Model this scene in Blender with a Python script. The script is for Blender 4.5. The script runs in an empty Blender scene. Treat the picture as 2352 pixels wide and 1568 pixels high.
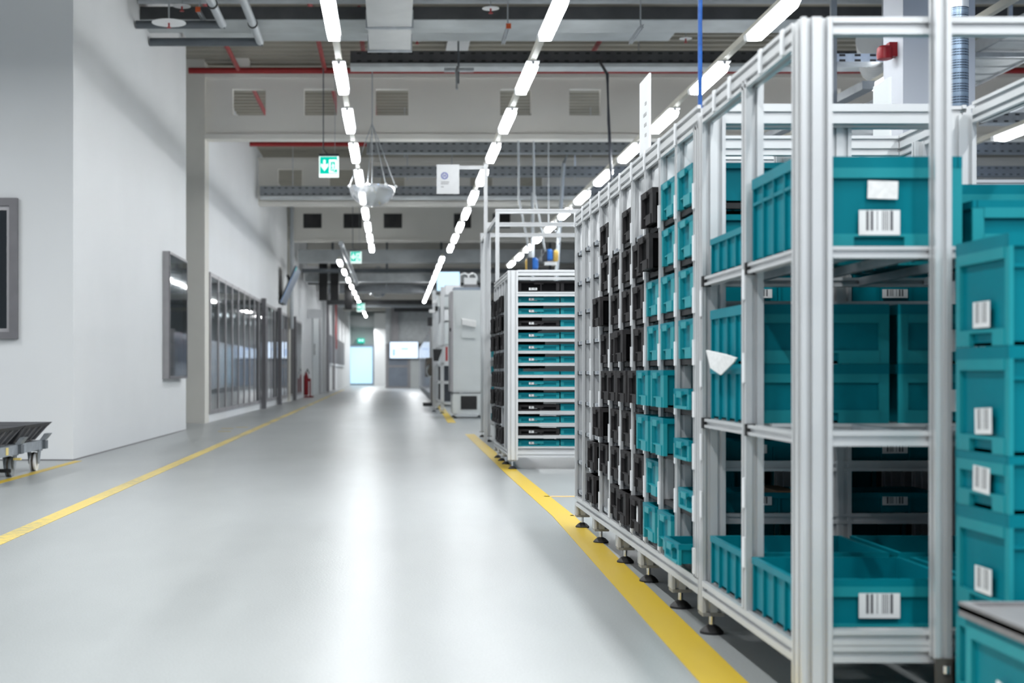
import bpy, math, random
from mathutils import Vector, Matrix
random.seed(7)
SC = bpy.context.scene
COL = SC.collection
F = 3266.67          # focal length in pixels of the 2352 px wide frame
CX, CY = 905.0, 858.0

def at(px, py, Y):
    """point at depth Y seen at a pixel of the photograph"""
    return ((px - CX) * Y / F, Y, 1 + (CY - py) * Y / F)

ORD = ['zeroth', 'first', 'second', 'third', 'fourth', 'fifth', 'sixth', 'seventh', 'eighth', 'ninth', 'tenth',
       'eleventh', 'twelfth', 'thirteenth', 'fourteenth', 'fifteenth', 'sixteenth', 'seventeenth', 'eighteenth']

# ------------------------------------------------------------------ materials
def mat(name, col, rough=0.5, metal=0.0, emis=None, es=0.0, spec=0.5, noise=None, bump=None, trans=0.0, alpha=1.0, coat=0.0):
    m = bpy.data.materials.new(name); m.use_nodes = True
    nt = m.node_tree; b = nt.nodes['Principled BSDF']
    b.inputs['Base Color'].default_value = (*col, 1)
    b.inputs['Roughness'].default_value = rough
    b.inputs['Metallic'].default_value = metal
    b.inputs['Specular IOR Level'].default_value = spec
    b.inputs['Transmission Weight'].default_value = trans
    b.inputs['Alpha'].default_value = alpha
    b.inputs['Coat Weight'].default_value = coat
    if emis:
        b.inputs['Emission Color'].default_value = (*emis, 1)
        b.inputs['Emission Strength'].default_value = es
    tc = nt.nodes.new('ShaderNodeTexCoord')
    if noise:
        sc, amt = noise
        n = nt.nodes.new('ShaderNodeTexNoise'); n.inputs['Scale'].default_value = sc; n.inputs['Detail'].default_value = 4
        nt.links.new(tc.outputs['Object'], n.inputs['Vector'])
        r = nt.nodes.new('ShaderNodeValToRGB')
        r.color_ramp.elements[0].position = 0.3; r.color_ramp.elements[1].position = 0.7
        r.color_ramp.elements[0].color = (*[max(0, c * (1 - amt)) for c in col], 1)
        r.color_ramp.elements[1].color = (*[min(1, c * (1 + amt)) for c in col], 1)
        nt.links.new(n.outputs['Fac'], r.inputs['Fac']); nt.links.new(r.outputs['Color'], b.inputs['Base Color'])
    if bump:
        sc, st = bump
        n = nt.nodes.new('ShaderNodeTexNoise'); n.inputs['Scale'].default_value = sc; n.inputs['Detail'].default_value = 3
        nt.links.new(tc.outputs['Object'], n.inputs['Vector'])
        bp = nt.nodes.new('ShaderNodeBump'); bp.inputs['Strength'].default_value = st; bp.inputs['Distance'].default_value = 0.01
        nt.links.new(n.outputs['Fac'], bp.inputs['Height']); nt.links.new(bp.outputs['Normal'], b.inputs['Normal'])
    return m

M = {}
M['alu'] = mat('aluminium', (.66, .67, .675), .34, .45, noise=(3, .04))
M['alu_dark'] = mat('aluminium_end', (.30, .30, .29), .5, .3, noise=(6, .1))
M['steel'] = mat('galvanised_steel', (.52, .55, .58), .38, .75, noise=(9, .12))
M['steel_light'] = mat('galvanised_sheet', (.62, .65, .66), .5, .25, noise=(4, .1))
M['chrome'] = mat('chrome', (.75, .75, .75), .18, 1.0)
M['black'] = mat('black_plastic', (.0045, .0045, .005), .6, spec=.03, noise=(12, .25))
M['black_edge'] = mat('black_plastic_edge', (.034, .032, .033), .55, spec=.08, noise=(12, .25))  # lighter tone than the tub, for frames, rims and clips
M['rubber'] = mat('rubber', (.012, .012, .013), .6, noise=(20, .2))
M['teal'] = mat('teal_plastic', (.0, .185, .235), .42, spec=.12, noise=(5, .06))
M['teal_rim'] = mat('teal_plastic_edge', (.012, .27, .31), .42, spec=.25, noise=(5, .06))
M['white'] = mat('white_plastic', (.82, .83, .84), .45, noise=(8, .03))
M['paper'] = mat('white_paper', (.80, .80, .79), .7, noise=(60, .08))
M['lid'] = mat('grey_lid', (.20, .195, .20), .5, noise=(14, .1))
M['wall'] = mat('white_wall_paint', (.74, .75, .755), .62, noise=(.7, .02), bump=(90, .04))
M['beige'] = mat('beige_concrete', (.69, .67, .61), .7, noise=(1.2, .04), bump=(60, .05))
M['beam'] = mat('beam_paint', (.80, .78, .73), .65, noise=(.6, .04))
M['grey_wall'] = mat('grey_panel_wall', (.44, .46, .46), .6, noise=(.4, .06))
M['red'] = mat('red_pipe_paint', (.34, .018, .02), .42, noise=(4, .1))
M['red2'] = mat('red_plastic', (.22, .006, .012), .4, spec=.3, noise=(8, .1))
M['dark_duct'] = mat('dark_grey_coat', (.075, .077, .08), .55, noise=(3, .2))
M['duct'] = mat('sheet_duct', (.52, .55, .56), .45, .35, noise=(2, .1))
M['duct_white'] = mat('pale_sheet_duct', (.66, .67, .67), .5, .15, noise=(2, .06))
M['tray'] = mat('cable_tray_steel', (.27, .29, .31), .5, .5, noise=(5, .12))
M['pipe'] = mat('grey_pipe', (.42, .45, .47), .4, .1, noise=(5, .06))
M['pipe_dark'] = mat('anthracite_pipe', (.10, .115, .13), .45, noise=(5, .1))
M['hole'] = mat('hole_shadow', (.03, .03, .033), .8, noise=(5, .1))
M['orange'] = mat('orange_cap', (.55, .09, .02), .5, noise=(8, .1))
M['frame_grey'] = mat('grey_window_frame', (.16, .155, .165), .42, .1, noise=(5, .08))
M['mullion'] = mat('aluminium_mullion', (.36, .35, .36), .42, .3, noise=(5, .06))
M['cable'] = mat('black_cable', (.03, .035, .045), .5, noise=(9, .1))
M['blue'] = mat('blue_hose', (.008, .09, .36), .35, noise=(30, .3))
M['blue_tool'] = mat('blue_plastic', (.01, .16, .60), .35, noise=(9, .1))
M['yellow_tool'] = mat('yellow_plastic', (.80, .52, .12), .4, noise=(9, .1))
M['orange_tape'] = mat('orange_tape', (.80, .50, .18), .5, noise=(9, .06))
M['glass_dark'] = mat('tinted_glass', (.55, .62, .66), .03, trans=1.0, noise=(1, .04))
M['office'] = mat('office_wall', (.50, .52, .54), .8, noise=(.5, .1))
M['rail'] = mat('cream_trunking', (.62, .60, .52), .5, noise=(3, .04))
M['lamp_tray'] = mat('lamp_reflector', (.88, .89, .90), .35, noise=(6, .02))
M['lamp'] = mat('lamp_tube', (1, 1, 1), .4, emis=(.96, .985, 1), es=28)
M['lamp_side'] = mat('lamp_side', (1, 1, 1), .4, emis=(.96, .985, 1), es=9)
M['machine'] = mat('machine_paint', (.66, .69, .69), .5, noise=(2, .03))
M['machine_grey'] = mat('machine_panel_grey', (.30, .32, .34), .5, noise=(2, .06))
M['bluegrey'] = mat('blue_grey_panel', (.26, .30, .36), .45, noise=(1.5, .1))
M['gate'] = mat('painted_glow_panel', (.55, .75, .85), .5, emis=(.50, .78, 1.0), es=.55)  # own glow painted in; gate and pale panel are no lamps
M['screen'] = mat('lit_screen', (.6, .7, .9), .3, emis=(.70, .84, 1.0), es=.95)
M['screen_ink'] = mat('screen_ink', (.25, .4, .7), .3, emis=(.35, .52, .85), es=.8)
M['exit_green'] = mat('exit_green', (.0, .22, .15), .5, spec=.1, emis=(.0, .58, .44), es=.75)
M['exit_white'] = mat('exit_white', (.9, .95, .93), .4, emis=(.85, 1.0, .96), es=.7)
M['sign_blue'] = mat('sign_blue_print', (.22, .25, .55), .5, noise=(20, .1))
M['print_grey'] = mat('grey_print', (.42, .42, .42), .6, noise=(40, .2))
M['acrylic'] = mat('clear_acrylic', (.86, .88, .90), .08, .75, alpha=.48, noise=(3, .05))
M['mirror_cream'] = mat('cream_mirror_back', (.72, .69, .60), .25, .2, noise=(2, .1))
M['amber'] = mat('yellow_edge', (.75, .60, .20), .4, noise=(9, .1))
M['dolly'] = mat('dolly_steel', (.33, .36, .39), .45, .5, noise=(12, .2))
M['dolly_black'] = mat('dolly_black_plastic', (.035, .036, .042), .55, noise=(25, .35), bump=(120, .3))
M['brown'] = mat('brown_bracket', (.12, .105, .09), .45, .4, noise=(9, .1))
M['cardboard'] = mat('cardboard', (.42, .24, .14), .8, noise=(9, .1))
M['blue_glass'] = mat('blue_glass_panel', (.30, .40, .58), .08, .2, noise=(1, .2))

def floor_material():
    m = bpy.data.materials.new('coated_floor'); m.use_nodes = True
    nt = m.node_tree; b = nt.nodes['Principled BSDF']
    tc = nt.nodes.new('ShaderNodeTexCoord')
    big = nt.nodes.new('ShaderNodeTexNoise'); big.inputs['Scale'].default_value = .5; big.inputs['Detail'].default_value = 6; big.inputs['Roughness'].default_value = .62
    mp = nt.nodes.new('ShaderNodeMapping'); mp.inputs['Scale'].default_value = (1.6, .5, 1)
    nt.links.new(tc.outputs['Object'], mp.inputs['Vector']); nt.links.new(mp.outputs['Vector'], big.inputs['Vector'])
    r = nt.nodes.new('ShaderNodeValToRGB')
    r.color_ramp.elements[0].position = .32; r.color_ramp.elements[1].position = .70
    r.color_ramp.elements[0].color = (.31, .328, .328, 1); r.color_ramp.elements[1].color = (.385, .405, .405, 1)
    nt.links.new(big.outputs['Fac'], r.inputs['Fac'])
    sp = nt.nodes.new('ShaderNodeTexNoise'); sp.inputs['Scale'].default_value = 130; sp.inputs['Detail'].default_value = 2
    nt.links.new(tc.outputs['Object'], sp.inputs['Vector'])
    r2 = nt.nodes.new('ShaderNodeValToRGB')
    r2.color_ramp.elements[0].position = .40; r2.color_ramp.elements[1].position = .62
    r2.color_ramp.elements[0].color = (.90, .90, .90, 1); r2.color_ramp.elements[1].color = (1.06, 1.06, 1.06, 1)
    nt.links.new(sp.outputs['Fac'], r2.inputs['Fac'])
    mx = nt.nodes.new('ShaderNodeMix'); mx.data_type = 'RGBA'; mx.blend_type = 'MULTIPLY'; mx.inputs['Factor'].default_value = 1
    nt.links.new(r.outputs['Color'], mx.inputs['A']); nt.links.new(r2.outputs['Color'], mx.inputs['B'])
    nt.links.new(mx.outputs['Result'], b.inputs['Base Color'])
    b.inputs['Roughness'].default_value = .30
    b.inputs['Specular IOR Level'].default_value = .55
    bp = nt.nodes.new('ShaderNodeBump'); bp.inputs['Strength'].default_value = .22; bp.inputs['Distance'].default_value = .004
    sp2 = nt.nodes.new('ShaderNodeTexNoise'); sp2.inputs['Scale'].default_value = 75; sp2.inputs['Detail'].default_value = 3
    nt.links.new(tc.outputs['Object'], sp2.inputs['Vector'])
    nt.links.new(sp2.outputs['Fac'], bp.inputs['Height']); nt.links.new(bp.outputs['Normal'], b.inputs['Normal'])
    return m
M['floor'] = floor_material()

def tape_material(name, col, worn):
    m = bpy.data.materials.new(name); m.use_nodes = True
    nt = m.node_tree; b = nt.nodes['Principled BSDF']
    tc = nt.nodes.new('ShaderNodeTexCoord')
    mp = nt.nodes.new('ShaderNodeMapping'); mp.inputs['Scale'].default_value = (9, 42, 1)
    nt.links.new(tc.outputs['Object'], mp.inputs['Vector'])
    n = nt.nodes.new('ShaderNodeTexNoise'); n.inputs['Scale'].default_value = 1; n.inputs['Detail'].default_value = 6; n.inputs['Roughness'].default_value = .7
    nt.links.new(mp.outputs['Vector'], n.inputs['Vector'])
    n2 = nt.nodes.new('ShaderNodeTexNoise'); n2.inputs['Scale'].default_value = .42; n2.inputs['Detail'].default_value = 1
    nt.links.new(tc.outputs['Object'], n2.inputs['Vector'])
    k = nt.nodes.new('ShaderNodeMath'); k.operation = 'MULTIPLY_ADD'; k.inputs[1].default_value = -.55 * worn; nt.links.new(n2.outputs['Fac'], k.inputs[0]); nt.links.new(n.outputs['Fac'], k.inputs[2])
    r = nt.nodes.new('ShaderNodeValToRGB')
    p = .37 - .195 * worn
    r.color_ramp.elements[0].position = max(0, p - .02 if worn else .24); r.color_ramp.elements[1].position = max(.02, p + .03 if worn else .27)
    r.color_ramp.elements[0].color = (.36, .33, .20, 1); r.color_ramp.elements[1].color = (*col, 1)
    nt.links.new(k.outputs[0], r.inputs['Fac']); nt.links.new(r.outputs['Color'], b.inputs['Base Color'])
    b.inputs['Roughness'].default_value = .4
    return m
M['tape'] = tape_material('yellow_floor_tape', (.62, .43, .03), 0)
M['tape_worn'] = tape_material('worn_yellow_floor_tape', (.70, .53, .13), 1)

def barcode_material():
    m = bpy.data.materials.new('barcode_print'); m.use_nodes = True
    nt = m.node_tree; b = nt.nodes['Principled BSDF']
    tc = nt.nodes.new('ShaderNodeTexCoord'); s = nt.nodes.new('ShaderNodeSeparateXYZ')
    nt.links.new(tc.outputs['Generated'], s.inputs['Vector'])
    def math_(op, a, bb):
        k = nt.nodes.new('ShaderNodeMath'); k.operation = op
        for i, q in enumerate((a, bb)):
            if q is None: continue
            if isinstance(q, (int, float)): k.inputs[i].default_value = q
            else: nt.links.new(q, k.inputs[i])
        return k.outputs[0]
    yy = s.outputs['Y']; zz = s.outputs['Z']
    fl = math_('FLOOR', math_('MULTIPLY', yy, 46.0), None)
    wn = nt.nodes.new('ShaderNodeTexWhiteNoise'); wn.noise_dimensions = '1D'; nt.links.new(fl, wn.inputs['W'])
    bar = math_('GREATER_THAN', wn.outputs['Value'], .5)
    iny = math_('MULTIPLY', math_('GREATER_THAN', yy, .17), math_('LESS_THAN', yy, .83))
    inz = math_('MULTIPLY', math_('GREATER_THAN', zz, .18), math_('LESS_THAN', zz, .97))
    fac = math_('MULTIPLY', bar, math_('MULTIPLY', iny, inz))
    mx = nt.nodes.new('ShaderNodeMix'); mx.data_type = 'RGBA'
    mx.inputs['A'].default_value = (.80, .81, .81, 1); mx.inputs['B'].default_value = (.10, .10, .11, 1)
    nt.links.new(fac, mx.inputs['Factor']); nt.links.new(mx.outputs['Result'], b.inputs['Base Color'])
    b.inputs['Roughness'].default_value = .55
    return m
M['barcode'] = barcode_material()

def perforated_material():
    m = bpy.data.materials.new('perforated_duct_steel'); m.use_nodes = True
    nt = m.node_tree; b = nt.nodes['Principled BSDF']
    tc = nt.nodes.new('ShaderNodeTexCoord'); s = nt.nodes.new('ShaderNodeSeparateXYZ')
    nt.links.new(tc.outputs['Object'], s.inputs['Vector'])
    def k_(op, a, bb=None):
        k = nt.nodes.new('ShaderNodeMath'); k.operation = op
        for i, q in enumerate((a, bb)):
            if q is None: continue
            if isinstance(q, (int, float)): k.inputs[i].default_value = q
            else: nt.links.new(q, k.inputs[i])
        return k.outputs[0]
    ang = k_('ARCTAN2', s.outputs['Y'], s.outputs['X'])
    ca = k_('FRACT', k_('MULTIPLY', ang, 7.0)); cz = k_('FRACT', k_('MULTIPLY', s.outputs['Z'], 60.0))
    band = k_('FRACT', k_('MULTIPLY', s.outputs['Z'], 13.5))
    hole = k_('MULTIPLY', k_('GREATER_THAN', ca, .45), k_('GREATER_THAN', cz, .4))
    hole = k_('MULTIPLY', hole, k_('GREATER_THAN', band, .28))
    mx = nt.nodes.new('ShaderNodeMix'); mx.data_type = 'RGBA'
    mx.inputs['A'].default_value = (.26, .34, .44, 1); mx.inputs['B'].default_value = (.012, .018, .03, 1)
    nt.links.new(hole, mx.inputs['Factor']); nt.links.new(mx.outputs['Result'], b.inputs['Base Color'])
    b.inputs['Metallic'].default_value = .8; b.inputs['Roughness'].default_value = .3
    return m
M['perf'] = perforated_material()

# ------------------------------------------------------------------ mesh builder
def prof_poly(a, b):
    pts = []
    for (ox, oy), (dx, dy), (nx, ny), L in (((-a/2, -b/2), (1, 0), (0, 1), a), ((a/2, -b/2), (0, 1), (-1, 0), b),
                                            ((a/2, b/2), (-1, 0), (0, -1), a), ((-a/2, b/2), (0, -1), (1, 0), b)):
        n = max(1, round(L / .05)); pts.append((ox, oy)); g = min(.0085, L / n * .19); d = min(.018, L * .3, min(a, b) * .3)
        for k in range(n):
            c = (k + .5) * L / n
            for t, q in ((c - g, 0), (c - g, d), (c + g, d), (c + g, 0)):
                pts.append((ox + dx * t + nx * q, oy + dy * t + ny * q))
    return pts

class MB:
    def __init__(s, o=(0, 0, 0)):
        s.v = []; s.f = []; s.o = Vector(o)
    def add(s, vs, fs):
        n = len(s.v); s.v += [Vector(v) - s.o for v in vs]; s.f += [tuple(i + n for i in f) for f in fs]; return s
    def box(s, x0, x1, y0, y1, z0, z1):
        vs = [(x, y, z) for z in (z0, z1) for y in (y0, y1) for x in (x0, x1)]
        return s.add(vs, [(0, 2, 3, 1), (4, 5, 7, 6), (0, 1, 5, 4), (1, 3, 7, 5), (3, 2, 6, 7), (2, 0, 4, 6)])
    def hexa(s, bot, top):
        vs = list(bot) + list(top)
        return s.add(vs, [(3, 2, 1, 0), (4, 5, 6, 7)] + [(i, (i + 1) % 4, (i + 1) % 4 + 4, i + 4) for i in range(4)])
    def ext(s, poly, axis, a0, a1, at2=(0, 0)):
        """extrude a 2D polygon along an axis; the other two axes keep their x,y,z order"""
        def P(p, t):
            u, w = p[0] + at2[0], p[1] + at2[1]
            return {'x': (t, u, w), 'y': (u, t, w), 'z': (u, w, t)}[axis]
        n = len(poly)
        vs = [P(p, a0) for p in poly] + [P(p, a1) for p in poly]
        fs = [tuple(range(n - 1, -1, -1)), tuple(range(n, 2 * n))] + [(i, (i + 1) % n, (i + 1) % n + n, i + n) for i in range(n)]
        if axis == 'y': fs = [tuple(reversed(f)) for f in fs]
        return s.add(vs, fs)
    def prof(s, axis, a0, a1, c, dims):
        return s.ext(prof_poly(*dims), axis, a0, a1, c)
    def tube(s, pts, r, n=10, r1=None):
        pts = [Vector(p) for p in pts]; rings = []
        for i, p in enumerate(pts):
            d = (pts[min(i + 1, len(pts) - 1)] - pts[max(i - 1, 0)]).normalized()
            u = d.cross(Vector((0, 0, 1)) if abs(d.z) < .9 else Vector((1, 0, 0))).normalized(); w = d.cross(u)
            rr = r if r1 is None else r + (r1 - r) * i / (len(pts) - 1)
            rings.append([p + (u * math.cos(2 * math.pi * k / n) + w * math.sin(2 * math.pi * k / n)) * rr for k in range(n)])
        vs = [v for R in rings for v in R]; fs = []
        for i in range(len(rings) - 1):
            for k in range(n):
                fs.append((i * n + k, i * n + (k + 1) % n, (i + 1) * n + (k + 1) % n, (i + 1) * n + k))
        m = (len(rings) - 1) * n
        fs += [tuple(range(n - 1, -1, -1)), tuple(range(m, m + n))]
        return s.add(vs, fs)
    def lathe(s, c, prof, n=24):
        vs = []; fs = []
        for r, z in prof:
            vs += [(c[0] + r * math.cos(2 * math.pi * k / n), c[1] + r * math.sin(2 * math.pi * k / n), c[2] + z) for k in range(n)]
        for i in range(len(prof) - 1):
            for k in range(n):
                fs.append((i * n + k, i * n + (k + 1) % n, (i + 1) * n + (k + 1) % n, (i + 1) * n + k))
        m = (len(prof) - 1) * n
        fs += [tuple(range(n - 1, -1, -1)), tuple(range(m, m + n))]
        return s.add(vs, fs)
    def mesh(s, name, material, smooth=False):
        me = bpy.data.meshes.new(name); me.from_pydata([tuple(v) for v in s.v], [], s.f); me.materials.append(material)
        me.validate(); me.update()
        import bmesh
        bm = bmesh.new(); bm.from_mesh(me); bmesh.ops.recalc_face_normals(bm, faces=bm.faces); bm.to_mesh(me); bm.free()
        if smooth:
            for p in me.polygons: p.use_smooth = True
            try: me.set_sharp_from_angle(angle=math.radians(35))
            except Exception: pass
        return me
    def build(s, name, material, parent=None, smooth=False, loc=None):
        o = bpy.data.objects.new(name, s.mesh(name, material, smooth)); COL.objects.link(o)
        if parent is not None: o.parent = parent
        if loc is not None: o.location = loc
        elif parent is None: o.location = s.o
        return o

def tag(o, label, cat, group=None):
    o['label'] = label; o['category'] = cat
    if group: o['group'] = group
    return o
def thing(name, label, cat, loc=(0, 0, 0), rz=0, group=None):
    o = bpy.data.objects.new(name, None); COL.objects.link(o); o.empty_display_size = .1
    o.location = loc; o.rotation_euler = (0, 0, rz)
    return tag(o, label, cat, group)
def struct(o, label=None):
    o['kind'] = 'structure'
    if label: o['label'] = label
    return o
def ref(name, me, parent, loc=(0, 0, 0)):
    o = bpy.data.objects.new(name, me); COL.objects.link(o); o.parent = parent; o.location = loc; return o
CACHE = {}

# ------------------------------------------------------------------ camera, world
cam_d = bpy.data.cameras.new('camera'); cam = bpy.data.objects.new('camera', cam_d); COL.objects.link(cam)
cam.location = (0, 0, 1); cam.rotation_euler = (math.pi / 2, 0, 0)
cam_d.sensor_width = 36; cam_d.lens = 50; cam_d.sensor_fit = 'HORIZONTAL'
cam_d.shift_x = (1176 - CX) / 2352; cam_d.shift_y = (CY - 784) / 2352
cam_d.clip_start = .05; cam_d.clip_end = 400
cam_d.dof.use_dof = True; cam_d.dof.focus_distance = 8.6; cam_d.dof.aperture_fstop = 2.7
SC.camera = cam
w = bpy.data.worlds.new('hall_daylight'); SC.world = w; w.use_nodes = True
w.node_tree.nodes['Background'].inputs['Color'].default_value = (.72, .84, 1.0, 1)
w.node_tree.nodes['Background'].inputs['Strength'].default_value = .34
SC.view_settings.view_transform = 'Standard'; SC.view_settings.look = 'None'
SC.view_settings.exposure = 0.40; SC.view_settings.gamma = 1.0
SC.view_settings.use_curve_mapping = False
SC.cycles.use_denoising = True
SC.cycles.max_bounces = 7; SC.cycles.diffuse_bounces = 4; SC.cycles.transparent_max_bounces = 12
SC.cycles.caustics_reflective = False; SC.cycles.caustics_refractive = False
SC.cycles.sample_clamp_indirect = 8

# ------------------------------------------------------------------ setting
struct(MB().box(-14, 24, -4, 127, -.2, 0).build('floor', M['floor']), 'pale grey coated factory floor')
def deck():
    mb = MB(); poly = []; y = 8.0
    while y < 128:
        poly += [(y, 7.42), (y + .17, 7.42), (y + .21, 7.30), (y + .34, 7.30)]; y += .38
    poly += [(y, 7.42), (y, 7.6), (8.0, 7.6)]
    return mb.ext(poly, 'x', -9, 24)
M['deck'] = mat('cream_roof_deck', (.40, .375, .315), .55, .1, noise=(1, .06))
struct(deck().build('ceiling', M['deck']), 'cream corrugated steel roof deck')
struct(MB().box(-9, 24, -4, 8.0, 7.42, 7.6).build('ceiling_near', M['deck']))
# near left block: wall facing the camera and wall along the aisle
struct(MB().box(-9, -4.33, 16.4, 16.9, 1.40, 3.02).box(-9, -4.33, 16.4, 16.9, 0, 1.40).box(-9, -4.33, 16.4, 16.9, 3.02, 7.6).box(-4.33, -3.70, 16.4, 16.9, 0, 7.6).build('wall_front_left', M['wall']), 'white wall with a grey framed window')
struct(MB().box(-4.4, -3.70, 16.9, 25.3, 0, 7.6).build('wall_left', M['wall']), 'white wall along the left of the aisle')
# window in that wall
w1 = thing('window_1', 'grey framed window in the white wall at the left edge', 'window', (-5.2, 16.4, 1.40))
w1['kind'] = 'structure'
o = (-5.2, 16.4, 1.40)
MB(o).box(-4.42, -4.33, 16.33, 16.45, 1.40, 3.02).box(-6.2, -4.42, 16.33, 16.45, 2.93, 3.02).box(-6.2, -4.42, 16.33, 16.45, 1.40, 1.48).build('window_frame', M['frame_grey'], w1)
MB(o).box(-4.455, -4.42, 16.36, 16.42, 1.48, 2.93).box(-6.2, -4.455, 16.36, 16.42, 2.88, 2.93).box(-6.2, -4.455, 16.36, 16.42, 1.48, 1.52).build('window_sash', M['mullion'], w1)
MB(o).box(-6.2, -4.455, 16.385, 16.395, 1.52, 2.88).build('pane', M['glass_dark'], w1)
MB(o).box(-6.2, -4.52, 16.44, 16.46, 2.24, 2.60).build('blind', M['white'], w1)
MB(o).box(-6.2, -4.50, 16.43, 16.47, 2.215, 2.245).build('blind_rail', M['alu'], w1)
struct(MB().box(-7, -4.2, 18.3, 18.4, .2, 6).build('wall_office_back', M['office']))
# long glazed wall
WX = -3.82
struct(MB().box(-7, WX, 28.7, 29.35, 0, 7.6).build('wall_left_pier', M['beige']), 'beige pier at the end of the glazed wall')
struct(MB().box(-4.6, WX, 29.35, 58.5, 0, .17).build('wall_left_plinth', M['wall']))
struct(MB().box(-4.6, WX, 29.35, 58.5, 3.1, 7.6).build('wall_left_upper', M['wall']), 'white wall above the row of tall windows')
struct(MB().box(-7, WX, 58.5, 127, 0, 7.6).build('wall_left_far', M['wall']), 'white far part of the left wall')
struct(MB().box(-7, -6.9, 29.35, 58.5, 0, 3.4).box(-7, -4.6, 29.35, 58.5, 3.1, 3.2).build('wall_office', M['office']))
N = 22
for i in range(N):
    y0 = 29.35 + i * 29.15 / N; y1 = 29.35 + (i + 1) * 29.15 / N
    wn = thing('window_%d' % (i + 2), 'tall window pane in the glazed left wall, %s from the near end' % (ORD[i + 1] if i < 18 else ('number %d' % (i + 1))), 'window', (WX, y0, .17))
    wn['kind'] = 'structure'; o = (WX, y0, .17)
    MB(o).box(WX - .06, WX + .035, y0, y0 + .13, .17, 3.1).box(WX - .06, WX + .03, y0 + .13, y1, 3.02, 3.1).box(WX - .06, WX + .03, y0 + .13, y1, .17, .25).build('window_frame', M['mullion'], wn)
    MB(o).box(WX + .012, WX + .020, y0 + .13, y1, .25, 3.02).build('pane', M['glass_dark'], wn)
for i, y in enumerate((40.6, 46.2, 53.2)):
    tag(MB((WX, y, 0)).box(WX + .036, WX + .16, y, y + .24, 0, 3.15 if i else 3.15).build('steel_post', M['frame_grey']),
        'dark grey post in front of the glazed left wall, %s from the camera' % ORD[i + 1], 'post', 'posts along the glazed wall')
# far end
struct(MB().box(-7, -3.9, 125, 125.3, 0, 7.6).box(-3.9, -1.83, 125, 125.3, 3.5, 7.6).box(-1.83, 24, 125, 125.3, 0, 7.6).build('wall_back', M['grey_wall']), 'grey wall at the far end')
gt = thing('door_1', 'pale blue roller gate with painted glow at the far end of the aisle', 'gate', (-2.87, 125, 0)); gt['kind'] = 'structure'
o = (-2.87, 125, 0)
mb = MB(o)
for k in range(14): mb.box(-3.83, -1.90, 125.02, 125.06, .12 + k * .232, .12 + k * .232 + .226)
mb.box(-3.83, -1.90, 125.06, 125.1, .12, 3.37)
mb.build('gate_panel', M['gate'], gt)
MB(o).box(-4.0, -3.84, 124.8, 125.1, 0, 3.5).box(-1.89, -1.73, 124.8, 125.1, 0, 3.5).box(-3.84, -1.89, 124.8, 125.1, 3.38, 3.55).build('gate_frame', M['bluegrey'], gt)
MB(o).box(-3.83, -1.90, 124.95, 125.09, .02, .12).build('gate_sill', M['hole'], gt)
struct(MB().box(-1.70, -.45, 122, 124.9, 0, 6.2).build('column_far', M['wall']), 'white column beside the far gate')
struct(MB().box(-4.2, -1.5, 123.6, 123.9, 5.1, 6.0).build('trim_1', M['grey_wall']))

# roof beams with square openings
HX = [(-3.27, -2.6), (-1.82, -1.16), (-.37, .29), (2.15, 2.78), (3.55, 4.19), (8.4, 9.05), (10.8, 11.4), (12.2, 12.9)]
def beam(y, label, material, x0=-3.82, holes=True):
    mb = MB(); z0, z1 = 5.74, 7.08
    xs = [x0]
    for a, b in (HX if holes else []): xs += [a, b]
    xs.append(22)
    for i in range(0, len(xs), 2): mb.box(xs[i], xs[i + 1], y, y + .22, z0, z1)
    if holes:
        for a, b in HX: mb.box(a, b, y, y + .22, z0, 6.23); mb.box(a, b, y, y + .22, 6.77, z1)
    mb.box(x0, 22, y - .08, y, z0, z0 + .10); mb.box(x0, 22, y + .22, y + .30, z0, z0 + .10)
    mb.box(x0, 22, y - .08, y, z1 - .10, z1); mb.box(x0, 22, y + .22, y + .30, z1 - .10, z1)
    return struct(mb.build('roof_beam', material), label)
beam(28.8, 'nearest wide cream roof beam with square openings', M['beam'])
beam(40.1, 'second cream roof beam with square openings', M['beam'])
beam(51.1, 'third cream roof beam with dark square openings', M['beam'], -3.6)
for i, y in enumerate((62.3, 73.4, 84.5, 95.6, 107)): beam(y, '%s roof beam, deep in the hall' % ORD[i + 4], M['beam'], -3.8, False)
struct(MB().box(-4.3, -3.75, 51.0, 51.6, 0, 7.3).build('column_left', M['beige']))
tag(MB((-3.72, 50.8, 0)).tube([(-3.66, 50.85, 2.6), (-3.66, 50.85, 7.2)], .07).build('downpipe', M['pipe']), 'grey downpipe on the left wall beside the third beam', 'pipe')
# right column
M['column'] = mat('column_paint', (.45, .475, .52), .6, noise=(.8, .03))
struct(MB().box(5.01, 5.72, 14.0, 14.56, 0, 7.29).build('column_right', M['column']), 'white concrete column behind the near rack')
struct(MB().box(-3.2, -2.9, 28.4, 28.7, 7.1, 7.3).build('trim_2', M['beam']))

# ------------------------------------------------------------------ floor markings
def strip(pts, wd, label, material=None):
    mb = MB(); L = []; R = []
    for i, (x, y) in enumerate(pts):
        L.append((x - wd / 2, y)); R.append((x + wd / 2, y))
    for i in range(len(pts) - 1):
        mb.hexa([(*L[i], 0.0005), (*R[i], 0.0005), (*R[i + 1], 0.0005), (*L[i + 1], 0.0005)], [(*L[i], .003), (*R[i], .003), (*R[i + 1], .003), (*L[i + 1], .003)])
    return tag(mb.build('floor_tape', material or M['tape']), label, 'line', 'yellow floor lines')
strip([(-2.33, 2.0), (-2.36, 8.4), (-2.46, 20.9), (-2.75, 50), (-3.17, 90)], .125, 'worn yellow tape line running along the left of the aisle', M['tape_worn'])
strip([(1.05, 2.5), (1.068, 4.65), (1.19, 10), (1.195, 14.2), (1.25, 23.5)], .155, 'yellow tape line along the foot of the racks on the right')
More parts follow.
